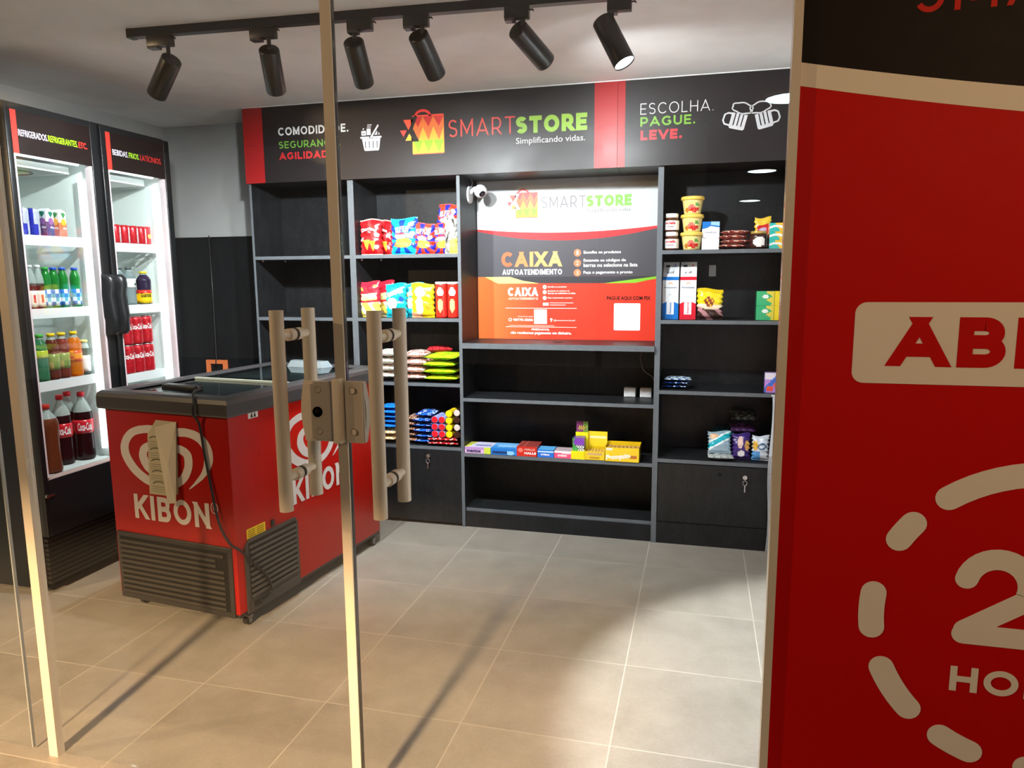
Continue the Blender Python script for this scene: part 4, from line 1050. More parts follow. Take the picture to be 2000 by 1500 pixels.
FB = [[-0.361,0.779,-0.404,0.757],[-0.366,0.786,-0.409,0.763],[-0.373,0.796,-0.415,0.773],[-0.382,0.807,-0.422,0.782],[-0.392,0.817,-0.428,0.787],[-0.405,0.823,-0.433,0.789],[-0.418,0.827,-0.437,0.791],[-0.432,0.828,-0.442,0.791],[-0.446,0.828,-0.446,0.791],[-0.461,0.824,-0.452,0.79],[-0.476,0.819,-0.459,0.787],[-0.491,0.812,-0.465,0.784],[-0.504,0.802,-0.467,0.782],[-0.513,0.79,-0.469,0.78],[-0.518,0.777,-0.471,0.775],[-0.521,0.765,-0.473,0.769],[-0.522,0.754,-0.473,0.762],[-0.52,0.742,-0.472,0.756],[-0.516,0.731,-0.469,0.749],[-0.511,0.72,-0.465,0.741],[-0.504,0.711,-0.461,0.734],[-0.498,0.702,-0.456,0.727],[-0.49,0.694,-0.45,0.722],[-0.481,0.687,-0.444,0.717],[-0.47,0.68,-0.437,0.712],[-0.456,0.673,-0.426,0.707],[-0.44,0.667,-0.412,0.702],[-0.425,0.662,-0.399,0.697],[-0.416,0.659,-0.389,0.693]]
FC = [[-0.336,0.836,-0.371,0.858],[-0.33,0.841,-0.365,0.863],[-0.322,0.848,-0.356,0.871],[-0.315,0.854,-0.344,0.881],[-0.309,0.858,-0.33,0.889],[-0.305,0.859,-0.315,0.895],[-0.299,0.861,-0.302,0.898],[-0.29,0.862,-0.289,0.9],[-0.279,0.863,-0.277,0.901],[-0.267,0.864,-0.263,0.902],[-0.254,0.864,-0.248,0.903],[-0.242,0.865,-0.232,0.903],[-0.229,0.864,-0.215,0.901],[-0.217,0.862,-0.2,0.899],[-0.205,0.86,-0.184,0.896],[-0.194,0.856,-0.169,0.891],[-0.184,0.852,-0.154,0.885],[-0.174,0.847,-0.141,0.878],[-0.165,0.84,-0.129,0.869],[-0.157,0.833,-0.118,0.859],[-0.151,0.825,-0.109,0.848],[-0.146,0.816,-0.101,0.835],[-0.142,0.807,-0.096,0.822],[-0.139,0.796,-0.092,0.808],[-0.138,0.787,-0.091,0.794],[-0.138,0.777,-0.091,0.78],[-0.142,0.767,-0.093,0.765],[-0.144,0.756,-0.099,0.752],[-0.146,0.745,-0.105,0.739],[-0.149,0.735,-0.113,0.727],[-0.154,0.725,-0.122,0.715],[-0.159,0.715,-0.132,0.704],[-0.166,0.705,-0.143,0.694],[-0.174,0.695,-0.154,0.683],[-0.184,0.684,-0.167,0.673],[-0.194,0.674,-0.18,0.664],[-0.204,0.663,-0.193,0.655],[-0.214,0.653,-0.205,0.647],[-0.224,0.644,-0.218,0.638],[-0.234,0.635,-0.23,0.631],[-0.24,0.628,-0.238,0.627]]
def heart(m, P):
    for q in (FA, FB, FC):
        for a, c in zip(q, q[1:]): m.poly(P, [(a[0], a[1]), (c[0], c[1]), (c[2], c[3]), (a[2], a[3])], 'd9d3cf', 'plastic')
    return m
heart(MB(), front(-.0012)).build('heart_emblem', fz)
heart(MB(), lambda u, v: (.0012, u + .969, v)).build('heart_emblem', fz)
def kibon(P, u0, u1, z0, z1): return MB().caps(P, 'KIBON', u0, u1, z0, z1, .205, 'd9d3cf', 'plastic')
m = kibon(front(-.0014), -.576, -.133, .458, .574)
P_ = front(-.0014); m.strip(P_, [(-.103 + .019 * math.cos(k * PI / 10), .556 + .024 * math.sin(k * PI / 10)) for k in range(20)], .004, 'd9d3cf', 'plastic', closed=True)
m.text(P_, 'R', -.109, -.096, .545, .568, 'd9d3cf', 'plastic'); m.build('lettering', fz)
kibon(side(.0014), .397, .838, .460, .582).build('lettering', fz)
# ventilation grilles
m = MB(); m.box(-.696, -.020, -.010, .002, .060, .385, '2b2826', 'plastic', bev=.004); m.rect(front(-.0103), -.676, -.040, .086, .364, '080706', 'matte')
gr_ = m.build('front_grille', fz)
m = MB()
for k in range(11): m.box(-.672, -.060 if k < 8 or k > 9 else -.105, -.016, -.009, .092 + k * .0245, .104 + k * .0245, '35312d', 'plastic')
m.disc(front(-.0106), -.072, .346, .011, '050505', 'matte'); o = m.build('slats', fz); o.parent = gr_
m = MB(); ch = .03
m.add([(x, y, z) for x in (.001, .010) for y, z in ((.045, .062), (.412, .062), (.412, .375), (.395, .402), (.075, .402), (.045, .372))],
      [(6, 7, 8, 9, 10, 11), (5, 4, 3, 2, 1, 0)] + [(i, (i + 1) % 6, 6 + (i + 1) % 6, 6 + i) for i in range(6)], '3a3734', 'plastic'); m.rect(side(.0103), .066, .396, .124, .386, '0a0908', 'matte')
gr_ = m.build('side_grille', fz)
m = MB()
for k in range(10): m.box(.009, .016, .070, .392, .130 + k * .0255, .143 + k * .0255, '47423e', 'plastic')
m.box(.009, .014, .06, .40, .066, .112, '3a3633', 'plastic'); m.box(.010, .018, .082, .120, .085, .108, '191716', 'plastic'); o = m.build('slats', fz); o.parent = gr_
MB().box(.001, .012, .228, .246, .408, .440, '191716', 'plastic', bev=.003).build('drain_knob', fz)
m = MB(); m.rect(side(.0012), .070, .192, .400, .446, 'e8c21c', 'paper')
for k in range(4): m.rect(side(.0018), .078, .125, .408 + k * .009, .411 + k * .009, '4a3d10', 'paper'); m.rect(side(.0018), .134, .184, .408 + k * .009, .411 + k * .009, '4a3d10', 'paper')
m.build('yellow_rating_label', fz)
m = MB(); m.rect(side(.0012), .124, .187, .936, .970, 'e4e4e2', 'paper'); m.poly(side(.0018), [(.138, .940), (.146, .964), (.154, .940)], '222222', 'paper'); m.poly(side(.0018), [(.158, .940), (.166, .964), (.174, .940)], '222222', 'paper'); m.build('warning_sticker', fz)
def crv(pts, n=6):
    P = [Vector(p) for p in pts]; out = []
    for i in range(len(P) - 1):
        a, b, c, d = P[max(i - 1, 0)], P[i], P[i + 1], P[min(i + 2, len(P) - 1)]
        for k in range(n):
            t = k / n; out.append(.5 * ((2 * b) + (c - a) * t + (2 * a - 5 * b + 4 * c - d) * t * t + (3 * b - a - 3 * c + d) * t ** 3))
    out.append(P[-1]); return out
MB().tube(crv([(-.31, .16, 1.058), (-.24, .10, 1.064), (-.175, .0, 1.062), (-.150, -.030, 1.030), (-.150, -.034, .975), (-.143, -.012, .926), (-.127, -.010, .792), (-.105, -.010, .657), (-.067, -.018, .500), (-.012, -.020, .412),
                       (.020, .010, .372), (.026, .075, .291), (.026, .152, .207), (.024, .181, .138), (.022, .168, .106), (.018, .109, .100)]), .0055, 8, '060505').build('power_cord', fz)
for x, y in ((-.022, .072), (-W_ + .07, .075), (-.020, L_ - .06), (-W_ + .07, L_ - .06)):
    m = MB(); m.box(x - .016, x + .016, y - .014, y + .014, .030, .046, '8a8a88', 'metal'); m.box(x - .015, x - .012, y - .010, y + .010, .010, .036, '9a9a98', 'metal'); m.box(x + .012, x + .015, y - .010, y + .010, .010, .036, '9a9a98', 'metal')
    cs = m.build('caster', fz)
    o = MB().cyl((x - .011, y, .0235), (x + .011, y, .0235), .0235, n=24, col='1d1b1a', mat='plastic').build('wheel', fz); o.parent = cs
# folded paper stuck on the freezer front
pn = thing('paper_sheet', 'folded printed paper sheet taped on the red freezer front', 'paper', (-.684, -1.525, .57), -math.atan2(.118, .993))
m = MB(); Z0 = -.57
def sheet(pts, col, th=.0012):
    k = len(pts); A = [(x, y, z + Z0) for x, y, z in pts]; Bk = [(x, y + th, z + Z0) for x, y, z in pts]
    m.add(A + Bk, [tuple(range(k)), tuple(range(k, 2 * k))[::-1]] + [(i, k + i, k + (i + 1) % k, (i + 1) % k) for i in range(k)], col, 'paper')
sheet([(-.473, -.004, .584), (-.351, -.006, .586), (-.300, -.006, .60), (-.281, -.004, .928), (-.402, -.003, .930), (-.457, -.004, .860)], 'c5bda2'); m.build('printed_side', pn)
m = MB()
for k in range(5):
    zb = .60 + k * .052
    for j in range(3): m.rect(lambda u, v: (u, -.0072, v + Z0), -.455, -.375, zb + j * .011, zb + j * .011 + .0018, '8b846f', 'paper')
    m.strip(lambda u, v: (u, -.0074, v + Z0), [(-.445, zb + .036), (-.43, zb + .045), (-.40, zb + .047), (-.38, zb + .042)], .003, '3c382f', 'paper')
m.build('printing', pn)
m = MB(); m.add([(-.400, -.014, .900 + Z0), (-.341, -.030, .559 + Z0), (-.294, -.028, .566 + Z0), (-.281, -.006, .930 + Z0), (-.318, -.034, .74 + Z0)], [(0, 1, 4), (1, 2, 4), (2, 3, 4), (3, 0, 4)], 'd6cdb8', 'paper')
m.add([(-.400, -.013, .900 + Z0), (-.341, -.029, .559 + Z0), (-.294, -.027, .566 + Z0), (-.281, -.005, .930 + Z0), (-.318, -.033, .74 + Z0)], [(4, 1, 0), (4, 2, 1), (4, 3, 2), (4, 0, 3)], 'd6cdb8', 'paper'); m.build('folded_flap', pn)

# orange outlet frame with its cable on the black wall panel
of = thing('outlet_frame', 'orange square outlet frame on the black panel behind the freezer', 'outlet frame', (-2.095, .324, .895))
m = MB()
for x0, x1, z0, z1 in ((-.085, .085, .050, .078), (-.085, .085, -.078, -.050), (-.085, -.052, -.050, .050), (.052, .085, -.050, .050)): m.box(x0, x1, -.014, -.0002, z0, z1, 'e07a48', 'plastic')
m.build('frame', of); MB().box(-.052, .052, -.004, -.0002, -.05, .05, '15120f', 'matte').build('box_inside', of)
MB().tube([(.002, -.005, .95), (.004, -.005, .5), (.002, -.012, .1), (.0, -.018, .06), (.002, -.016, .035)], .004, 6, '2c2c2e').build('cable', of)

# ================================================================== goods on the shelves
def bag(name, label, cat, loc, wd, h, d, des, back, group=None, rot=(0, 0, 0), texts=(), finish_='film', seed=0, nu=30, nv=36, crimp=True):
    rnd = random.Random(seed); p1, p2, p3 = (rnd.uniform(0, 6) for _ in range(3))
    def th(u, v):
        q = min(1, max(0, (v - .045) / .91))
        a = max(0, 1 - abs(2 * u - 1) ** 3) ** .5; b = max(0, math.sin(PI * q)) ** .38
        wr = 1 + .10 * math.sin(15 * u + 7 * v + p1) * math.sin(9 * v + p2) + .07 * math.sin(23 * v * (1 + .2 * u) + p3)
        return d / 2 * a * b * wr + .0006
    def X(u, v):
        zig = .004 * math.sin(v * 40 + p1) * (1 if u < .5 else -1) * (1 if .06 < v < .94 else .2)
        return (u - .5) * wd * (1 - .05 * math.sin(PI * v)) + zig * abs(2 * u - 1)
    def Z(u, v): return v * h + (.003 * math.sin(u * 70) if crimp and (v < .001 or v > .999) else 0) * (1 if v > .5 else 0) + .006 * math.sin(u * 5 + p2) * v
    t = thing(name, label, cat, loc, 0, group); t.rotation_euler = rot
    m = MB()
    m.grid(lambda u, v: (X(u, v), -th(u, v), Z(u, v)), nu, nv, des, finish_)
    m.grid(lambda u, v: (X(u, v), th(u, v), Z(u, v)), nu, nv, lambda u, v: back if callable(back) is False else back(u, v), finish_, flip=True)
    m.build('wrapper', t)
    if texts:
        m = MB()
        for tx, u0, u1, v0, v1, c, bo in texts:
            V, Fc = glyphs(tx, bo, .1)
            xs = [p[0] for p in V]; ys = [p[1] for p in V]
            out = []
            for p in V:
                u = u0 + (u1 - u0) * (p[0] - min(xs)) / (max(xs) - min(xs)); v = v0 + (v1 - v0) * (p[1] - min(ys)) / (max(ys) - min(ys)) + .03 * math.sin(PI * (u - u0) / (u1 - u0))
                out.append((X(u, v), -th(u, v) - .0022, Z(u, v)))
            m.add(out, Fc, c, 'gloss')
        m.build('lettering', t)
    return t
def blob(u, v, cu, cv, ru, rv): return ((u - cu) / ru) ** 2 + ((v - cv) / rv) ** 2 < 1
def tri(u, v, cu, ct, hw, hh): return 0 < (ct - v) < hh and abs(u - cu) < hw * (1 - (ct - v) / hh)
def d_nacho(u, v):
    if v < .035 or v > .965: return 'e8c0b8'
    if tri(u, v, .34, .42, .17, .30) or tri(u, v, .62, .38, .16, .28): return 'f2b53c'
    if blob(u, v, .82, .56, .13, .07) or blob(u, v, .12, .44, .10, .06) or blob(u, v, .78, .22, .12, .06): return 'f0a0a0'
    if tri(u, v, .36, .74, .02, .01): return '201010'
    if blob(u, v, .45, .68, .26, .10) and abs(u - .45) + (v - .68) > .0: return '7a1014'
    return 'd2181e' if math.sin(9 * u + 4 * v) < .85 else 'e4383a'
def rays(c1, c2, base_c=None):
    def f(u, v):
        if v < .03 or v > .97: return c2
        if blob(u, v, .42, .50, .24, .06): return 'f3e9e0'
        if blob(u, v, .42, .565, .20, .05): return 'd8344a'
        if blob(u, v, .52, .33, .30, .14): return 'f4cf4a'
        if blob(u, v, .33, .28, .18, .08): return 'e8692e'
        if blob(u, v, .85, .55, .10, .07) or blob(u, v, .80, .80, .10, .06): return 'e8f4f8'
        a = math.atan2(v - .42, (u - .45) * .7)
        return c1 if math.sin(a * 9) > .15 else c2
    return f
def d_silver(u, v):
    if u > .35 and v < .45 and (u - .35) * .9 > v * .4 - .02 and blob(u, v, .85, .12, .5, .34): return 'f0dc60'
    s_ = math.sin(16 * u + 2.5 * math.sin(7 * v)) + .5 * math.sin(9 * v + 3 * u)
    return 'd8d8d6' if s_ > .75 else ('3a3836' if s_ < -.8 else '8d8b86')
YF = 0.070
bag('snack_bag', 'red corn chip bag with yellow triangles at the left end of the top snack shelf', 'snack bag', (-.742, YF, S1 + .001), .146, .215, .065, d_nacho, 'b3161c', texts=[('Doritos', .10, .80, .64, .74, 'f6f2ee', .04)], seed=1)
bag('snack_bag', 'second red corn chip bag, half hidden behind the front one', 'snack bag', (-.680, YF + .075, S1 + .001), .140, .212, .06, d_nacho, 'b3161c', rot=(0, 0, -.35), texts=[('Doritos', .10, .80, .64, .74, 'f6f2ee', .04)], seed=2)
bag('snack_bag', 'cyan and blue rayed crisp bag in the middle of the top snack shelf', 'snack bag', (-.522, YF, S1 + .001), .176, .218, .07, rays('1b3fae', '19b4e6'), '19a0d8', texts=[('RUFFLES', .22, .74, .60, .76, 'f4e4ea', .03)], seed=3)
pr = rays('2a2fc0', 'e2402c')
bag('snack_bag', 'purple and red rayed crisp bag right of the cyan one', 'snack bag', (-.392, YF, S1 + .001), .130, .185, .06, pr, '3a35b8', group=None, texts=[('RUFFLES', .10, .86, .62, .78, 'f6dfe6', .03)], seed=4)
bag('snack_bag', 'purple and red crisp bag squeezed sideways in front of the silver bag', 'snack bag', (-.300, YF + .05, S1 + .001), .125, .185, .05, pr, '3a35b8', rot=(0, 0, .5), texts=[('RUFFLES', .10, .86, .62, .78, 'f6dfe6', .03)], seed=5)
bag('snack_bag', 'purple and red crisp bag standing above the others by the divider', 'snack bag', (-.318, .215, S1 + .105), .130, .205, .055, pr, '3a35b8', rot=(-.10, .16, 0), texts=[('RUFFLES', .14, .88, .58, .76, 'f6dfe6', .03)], seed=6)
bag('snack_bag', 'silver and black crisp bag against the divider', 'snack bag', (-.216, YF - .012, S1 + .001), .086, .212, .05, d_silver, '777570', finish_='film', seed=7)
def d_redyel(u, v):
    if .46 < v < .68 and .12 + .1 * (.68 - v) < u < .90: return 'f4e8a0' if v > .5 else 'd9d060'
    if v < .42: return 'f0cf55' if math.sin(13 * u + 9 * v) > -.4 else 'f5efc8'
    if blob(u, v, .15, .80, .10, .05) or blob(u, v, .8, .85, .1, .04): return 'f2b056'
    return 'd12338'
def d_cyan(u, v):
    if abs((v - .72) - .18 * (u - .4)) < .07 and .1 < u < .86: return 'f2e7a8'
    if blob(u, v, .35, .42, .27, .17): return 'f2efe4'
    if blob(u, v, .30, .36, .10, .06): return 'e9b06a'
    if blob(u, v, .80, .52, .12, .10): return '1b5aa8'
    if blob(u, v, .62, .18, .25, .10): return 'e8f4f2'
    return '12b2cc'
def d_yel(u, v):
    if blob(u, v, .42, .74, .24, .14): return 'f4f2e6'
    if blob(u, v, .40, .35, .18, .26): return 'f3ead0'
    if blob(u, v, .80, .34, .14, .12): return 'f0982a'
    if v < .16 and u < .5: return 'f2a57a'
    return 'f2c61a'
bag('snack_bag', 'red and yellow snack bag at the left end of the second snack shelf', 'snack bag', (-.765, YF, S2 + .001), .140, .222, .06, d_redyel, 'c02034', seed=11)
bag('snack_bag', 'red and yellow snack bag tucked behind its front twin', 'snack bag', (-.690, YF + .08, S2 + .001), .135, .225, .06, d_redyel, 'c02034', rot=(0, 0, -.3), seed=12)
bag('snack_bag', 'cyan puffed snack bag in front on the second snack shelf', 'snack bag', (-.588, YF, S2 + .001), .140, .208, .06, d_cyan, '10a4c0', seed=13)
bag('snack_bag', 'cyan puffed snack bag turned sideways right of the front cyan one', 'snack bag', (-.500, YF + .07, S2 + .001), .135, .210, .055, d_cyan, '10a4c0', rot=(0, 0, .45), seed=14)
bag('snack_bag', 'yellow snack bag between the cyan bags and the red tubes', 'snack bag', (-.408, YF - .01, S2 + .001), .150, .208, .06, d_yel, 'e8b812', seed=15)
for k, (x, lb) in enumerate(((-.292, 'red crisp tube with a white lid beside the yellow bag'), (-.215, 'red crisp tube with a white lid against the divider'))):
    t = thing('crisp_tube', lb, 'crisp tube', (x, YF, S2 + .001), 0, 'red crisp tubes')
    def tcol(u, kk):
        a = ((u * 360 - 270 + 180) % 360) - 180; v = kk / 20
        if (a / 32) ** 2 + ((v - .74) / .13) ** 2 < 1: return 'f4f0e8'
        if (a / 30) ** 2 + ((v - .35) / .20) ** 2 < 1: return 'f0cf7c'
        if abs(a) < 26 and .57 < v < .61: return 'b01818'
        return 'd62a1e'
    m = MB(); m.lathe([(.036, .205 * i / 20) for i in range(21)], n=36, col=tcol, mat='gloss'); m.build('tube_body', t)
    MB().lathe([(.0375, .203), (.0375, .214), (.035, .217)], n=28, col='f4f2ee').build('lid', t)
# third snack shelf: bags lying in piles
def pile(name, cat, labels, x, y, z, wd, dp, th, des, back, group, seed, dz=None, jit=.008):
    r = random.Random(seed)
    for k, lb in enumerate(labels):
        bag(name, lb, cat, (x + r.uniform(-jit, jit), y + r.uniform(-jit, jit), z + th * .62 + .002 + k * (dz or th * 1.12) + .001), wd, dp, th, des, back, group, (-PI / 2 + r.uniform(-.03, .03), 0, r.uniform(-.06, .06)), seed=seed * 10 + k, nu=20, nv=20)
def speck(cols, fu=23, fv=17):
    def f(u, v): return cols[int((math.sin(fu * u + 3 * math.sin(fv * v)) + 1) * .4999 * len(cols))]
    return f
ORDN = ['lowest', 'second from the bottom', 'third', 'fourth', 'fifth', 'sixth', 'seventh']
pile('candy_bag', 'candy bag', ['white and green sweets bag, ' + ORDN[k] + ' in the pile behind the handles' for k in range(4)], -.672, .03, S3, .130, .20, .042, speck(['f4f6f0', 'f2f0ea', 'f4f6f0', '3aa86a', 'e8a0a0']), 'eef0ea', 'white and green sweets bags', 21)
pile('candy_bag', 'candy bag', ['cream and brown wafer bag, ' + ORDN[k] + ' in the middle pile' for k in range(4)], -.475, .02, S3, .155, .22, .041, speck(['f6ece4', 'c98f84', 'f4e2d8', '8d4a3a', 'eaa8a2']), 'eed8cc', 'cream and brown wafer bags', 22)
bag('candy_bag', 'red sweets bag lying on top behind the wafer pile', 'candy bag', (-.345, .16, S3 + .19), .16, .14, .04, speck(['c4202c', 'd84a50', 'a01820']), 'b01c26', rot=(-PI / 2, 0, .3), seed=23)
pile('candy_bag', 'candy bag', ['lime green sweets bag, ' + ORDN[k] + ' of the pile beside the divider' for k in range(4)], -.292, .0, S3, .205, .21, .0385, speck(['9cd61c', 'c8e02a', '86c81a', 'f0a62a', 'a8dc20']), '94cc1c', 'lime green sweets bags', 24)
# fourth snack shelf
pile('biscuit_pack', 'biscuit pack', ['cream biscuit pack, ' + ORDN[k] + ' under the blue packs' for k in range(2)], -.655, .03, S4, .10, .18, .035, speck(['d8b98a', 'c49a62', 'efe2c8']), 'cfae7c', 'cream biscuit packs', 31)
pile('biscuit_pack', 'biscuit pack', ['bright blue biscuit pack, ' + ORDN[k] + ' of the stack on the cream packs' for k in range(5)], -.650, .03, S4 + .086, .095, .17, .027, speck(['1f7fe0', '2a8ff0', '1a6fd0']), '1c78da', 'bright blue biscuit packs', 32)
pile('biscuit_pack', 'biscuit pack', ['brown wafer pack, ' + ORDN[k] + ' of the stack left of the dark blue packs' for k in range(5)], -.500, .03, S4, .075, .17, .031, speck(['7a4a34', 'b07a5a', 'e8dcd0', '5a3020']), '6e4230', 'brown wafer packs', 33)
pile('biscuit_pack', 'biscuit pack', ['dark blue biscuit pack, ' + ORDN[k] + ' of the stack left of the red rolls' for k in range(6)], -.418, .02, S4, .115, .18, .030, speck(['1c2f96', '2b9ed0', '1b2a80', 'e8eef4', '2450b8']), '20349c', 'dark blue biscuit packs', 34)
pile('chocolate_pack', 'chocolate pack', ['red chocolate pack lying under the biscuit rolls, %s one' % s_ for s_ in ('lower', 'upper')], -.283, .0, S4, .195, .14, .022, speck(['b81a20', 'c42a2c', 'f0e0d8', '8e1014']), 'a8161c', 'red chocolate packs', 35)
def roll(label, x, z, c, end, group):
    t = thing('biscuit_roll', label, 'biscuit roll', (x, .02, z), 0, group)
    MB().cyl((0, 0, 0), (0, .19, 0), .0215, n=20, col=c, mat='film').build('wrapper', t)
    MB().cyl((0, -.003, 0), (0, 0, 0), .018, .0205, n=20, col=end, mat='gloss').build('end_seal', t)
for i in range(3):
    for j in range(2):
        roll('biscuit roll with a red round end, %s of the %s column' % (('bottom', 'middle', 'top')[i], ('left', 'right')[j]), -.337 + j * .047, S4 + .074 + i * .0455, '9aa6e0', 'e0202c', 'red ended biscuit rolls')
for i in range(4):
    roll('biscuit roll with a yellow round end, %s beside the red ended rolls' % ('lowest', 'second', 'third', 'topmost')[i], -.243, S4 + .074 + i * .0435, 'e0c020', 'f2d414', 'yellow ended biscuit rolls')
for i in range(4):
    t = thing('biscuit_roll', 'dark brown biscuit roll by the divider, %s of four' % ('lowest', 'second', 'third', 'topmost')[i], 'biscuit roll', (-.190, .02, S4 + .074 + i * .046), 0, 'dark brown biscuit rolls')
    MB().cyl((0, 0, 0), (0, .19, 0), .0215, n=18, col='2a1712', mat='film').build('wrapper', t)
    MB().cyl((0, -.003, 0), (0, 0, 0), .018, .0205, n=18, col=('d8c8c0' if i % 2 else '3a2018'), mat='gloss').build('end_seal', t)

# checkout unit: candy boxes on its lower shelf
def box_thing(name, label, cat, loc, wd, dp, h, des, sidec, topd, texts=(), group=None, rz=0, nx=16, nz=12):
    t = thing(name, label, cat, loc, rz, group)
    m = MB()
    m.grid(lambda u, v: ((u - .5) * wd, 0, v * h), nx, nz, des, 'gloss', smooth=False)
    m.grid(lambda u, v: ((u - .5) * wd, v * dp, h), nx, nz, topd if callable(topd) else (lambda u, v: topd), 'gloss', smooth=False)
    m.add([(-wd / 2, 0, 0), (-wd / 2, dp, 0), (-wd / 2, dp, h), (-wd / 2, 0, h), (wd / 2, 0, 0), (wd / 2, dp, 0), (wd / 2, dp, h), (wd / 2, 0, h)], [(0, 3, 2, 1), (4, 5, 6, 7), (1, 2, 6, 5), (0, 1, 5, 4)], sidec, 'gloss')
    m.build('box_body', t)
    if texts:
        m = MB()
        for tx, u0, u1, v0, v1, c, bo, fc in texts:
            P = front(-.0012) if fc == 'f' else top(h + .0012)
            if fc == 'f': m.text(P, tx, (u0 - .5) * wd, (u1 - .5) * wd, v0 * h, v1 * h, c, 'gloss', bold=bo)
            else: m.text(P, tx, (u0 - .5) * wd, (u1 - .5) * wd, v0 * dp, v1 * dp, c, 'gloss', bold=bo)
        m.build('lettering', t)
    return t
Z4 = .4744
box_thing('candy_box', 'flat pastel purple and yellow mint box at the left end of the checkout shelf', 'candy box', (-.055, .005, Z4), .165, .14, .040, lambda u, v: 'c6d64a' if u > .72 else ('b58ac8' if v > .6 else 'dcb4d8'), 'cfc04a',
          lambda u, v: 'd9dc5a' if u < .15 + .1 * v else 'd4cfe8', [('mentos', .08, .62, .15, .65, '2a2a5a', .045, 'f'), ('mentos', .35, .95, .2, .6, '8a8ac0', .04, 't')])
box_thing('candy_box', 'flat blue mint box, second from the left on the checkout shelf', 'candy box', (.112, .004, Z4), .163, .14, .042, lambda u, v: '8cc8ee' if blob(u, v, .75, .3, .16, .3) else '1f74c8', '1c68b8',
          lambda u, v: '3f92dc' if v < .5 else '6fb2e8', [('mentos', .06, .62, .18, .62, '14204a', .045, 'f'), ('mentos', .2, .9, .2, .6, 'a8d4f4', .04, 't')])
box_thing('candy_box', 'red lozenge box between the blue mint box and the gum boxes', 'candy box', (.256, .0, Z4), .124, .15, .060, lambda u, v: 'e87a6a' if blob(u, v, .2, .62, .12, .2) else 'c8281e', 'a81e18',
          lambda u, v: 'a8524a' if (u * 3) % 1 < .12 else '8e3a34', [('HALLS', .38, .96, .22, .46, 'fbf4f2', .05, 'f'), ('HALLS', .4, .9, .62, .82, 'f0c4bc', .02, 'f')])
box_thing('candy_box', 'blue chewing gum box left of the pink one', 'candy box', (.371, .002, Z4), .098, .10, .046, lambda u, v: 'bfe2f6' if abs(v - .75) < .12 else '1d6fd6', '185ab0', '5aa6dc', [('trident', .2, .75, .25, .55, 'eef4fb', .03, 'f')])
box_thing('candy_box', 'pink chewing gum box left of the tall yellow display', 'candy box', (.475, .002, Z4), .102, .10, .044, lambda u, v: 'f6ecf0' if v > .78 else ('f4b8c8' if blob(u, v, .7, .8, .3, .25) else 'e8527c'), 'c03a62', 'b9a6ac', [('trident', .2, .75, .25, .58, 'fdf4f6', .03, 'f')])
t = thing('display_box', 'tall yellow display box with green and purple packs and a card header', 'display box', (.567, .0, Z4))
m = MB(); m.box(-.041, .041, .0, .11, 0, .048, 'f0dc12', 'gloss'); m.add([(-.041, .0, .048), (-.035, .0, .132), (-.035, .004, .132), (-.041, .004, .048)], [(0, 1, 2, 3)], 'f0dc12', 'gloss'); m.box(-.030, .045, .095, .098, .04, .145, 'ece41e', 'gloss'); m.build('tray', t)
m = MB(); m.grid(lambda u, v: (-.034 + .068 * u, .010, .02 + .105 * v), 14, 18, lambda u, v: '3f9a4a' if u < .3 + .2 * math.sin(6 * v) else ('7a3ab0' if v > .6 else ('d8e0e0' if (int(u * 9) + int(v * 11)) % 2 else '3a3a40')), 'film'); m.box(-.034, .034, .011, .085, .02, .124, '5a3a86', 'film'); m.build('candy_packs', t)
m = MB(); m.box(-.026, .044, .100, .103, .04, .210, '5a2a4e', 'paper'); m.grid(lambda u, v: (-.026 + .07 * u, .0992, .146 + .064 * v), 12, 10, lambda u, v: ('6a8a3a' if u > .55 else '7a3a6a') if not blob(u, v, .5, .4, .35, .25) else ('e0c060' if (int(u * 12) + int(v * 9)) % 2 else '2a2014'), 'paper'); m.build('card_header', t)
t = thing('display_box', 'yellow candy box with its lid standing open beside the peanut candy box', 'display box', (.666, .0, Z4))
m = MB(); m.box(-.060, .060, 0, .002, 0, .052, 'e4c41c', 'gloss'); m.box(-.060, .060, .108, .110, 0, .060, 'd8b818', 'gloss'); m.box(-.060, -.058, 0, .11, 0, .058, 'd8b818', 'gloss'); m.box(.058, .060, 0, .11, 0, .058, 'd8b818', 'gloss'); m.box(-.060, .060, 0, .11, 0, .002, 'd8b818', 'gloss')
m.rect(front(-.0006), -.045, .045, .030, .044, 'c8a472', 'gloss', rad=.006); m.rect(front(-.0006), -.03, .03, .010, .020, 'b08420', 'gloss', rad=.004); m.build('tray', t)
m = MB(); m.box(-.060, .060, .111, .113, .055, .150, 'ecd02a', 'gloss'); m.rect(front(.1104), -.045, .055, .108, .122, 'f0e6b0', 'gloss'); m.build('open_lid', t)
m = MB()
for k in range(6): m.box(-.055 + k * .0185, -.039 + k * .0185, .008, .10, .003, .046, 'caa25a', 'film', bev=.003)
m.build('candy_bars', t)
t = thing('display_box', 'yellow peanut candy box with its name in white, right end of the checkout candy row', 'display box', (.826, -.005, Z4))
m = MB(); m.box(-.099, .099, 0, .0015, 0, .084, 'ecc81a', 'gloss'); m.box(-.099, .099, .138, .14, 0, .092, 'e0bc18', 'gloss'); m.box(-.099, -.0975, 0, .14, 0, .088, 'e0bc18', 'gloss'); m.box(.0975, .099, 0, .14, 0, .088, 'e0bc18', 'gloss'); m.box(-.099, .099, 0, .14, 0, .0015, 'e0bc18', 'gloss')
m.rect(front(-.0006), .045, .085, .022, .040, 'b06020', 'gloss', rad=.004); m.rect(front(-.0006), -.092, -.055, .066, .080, 'e8e4d0', 'gloss'); m.build('tray', t)
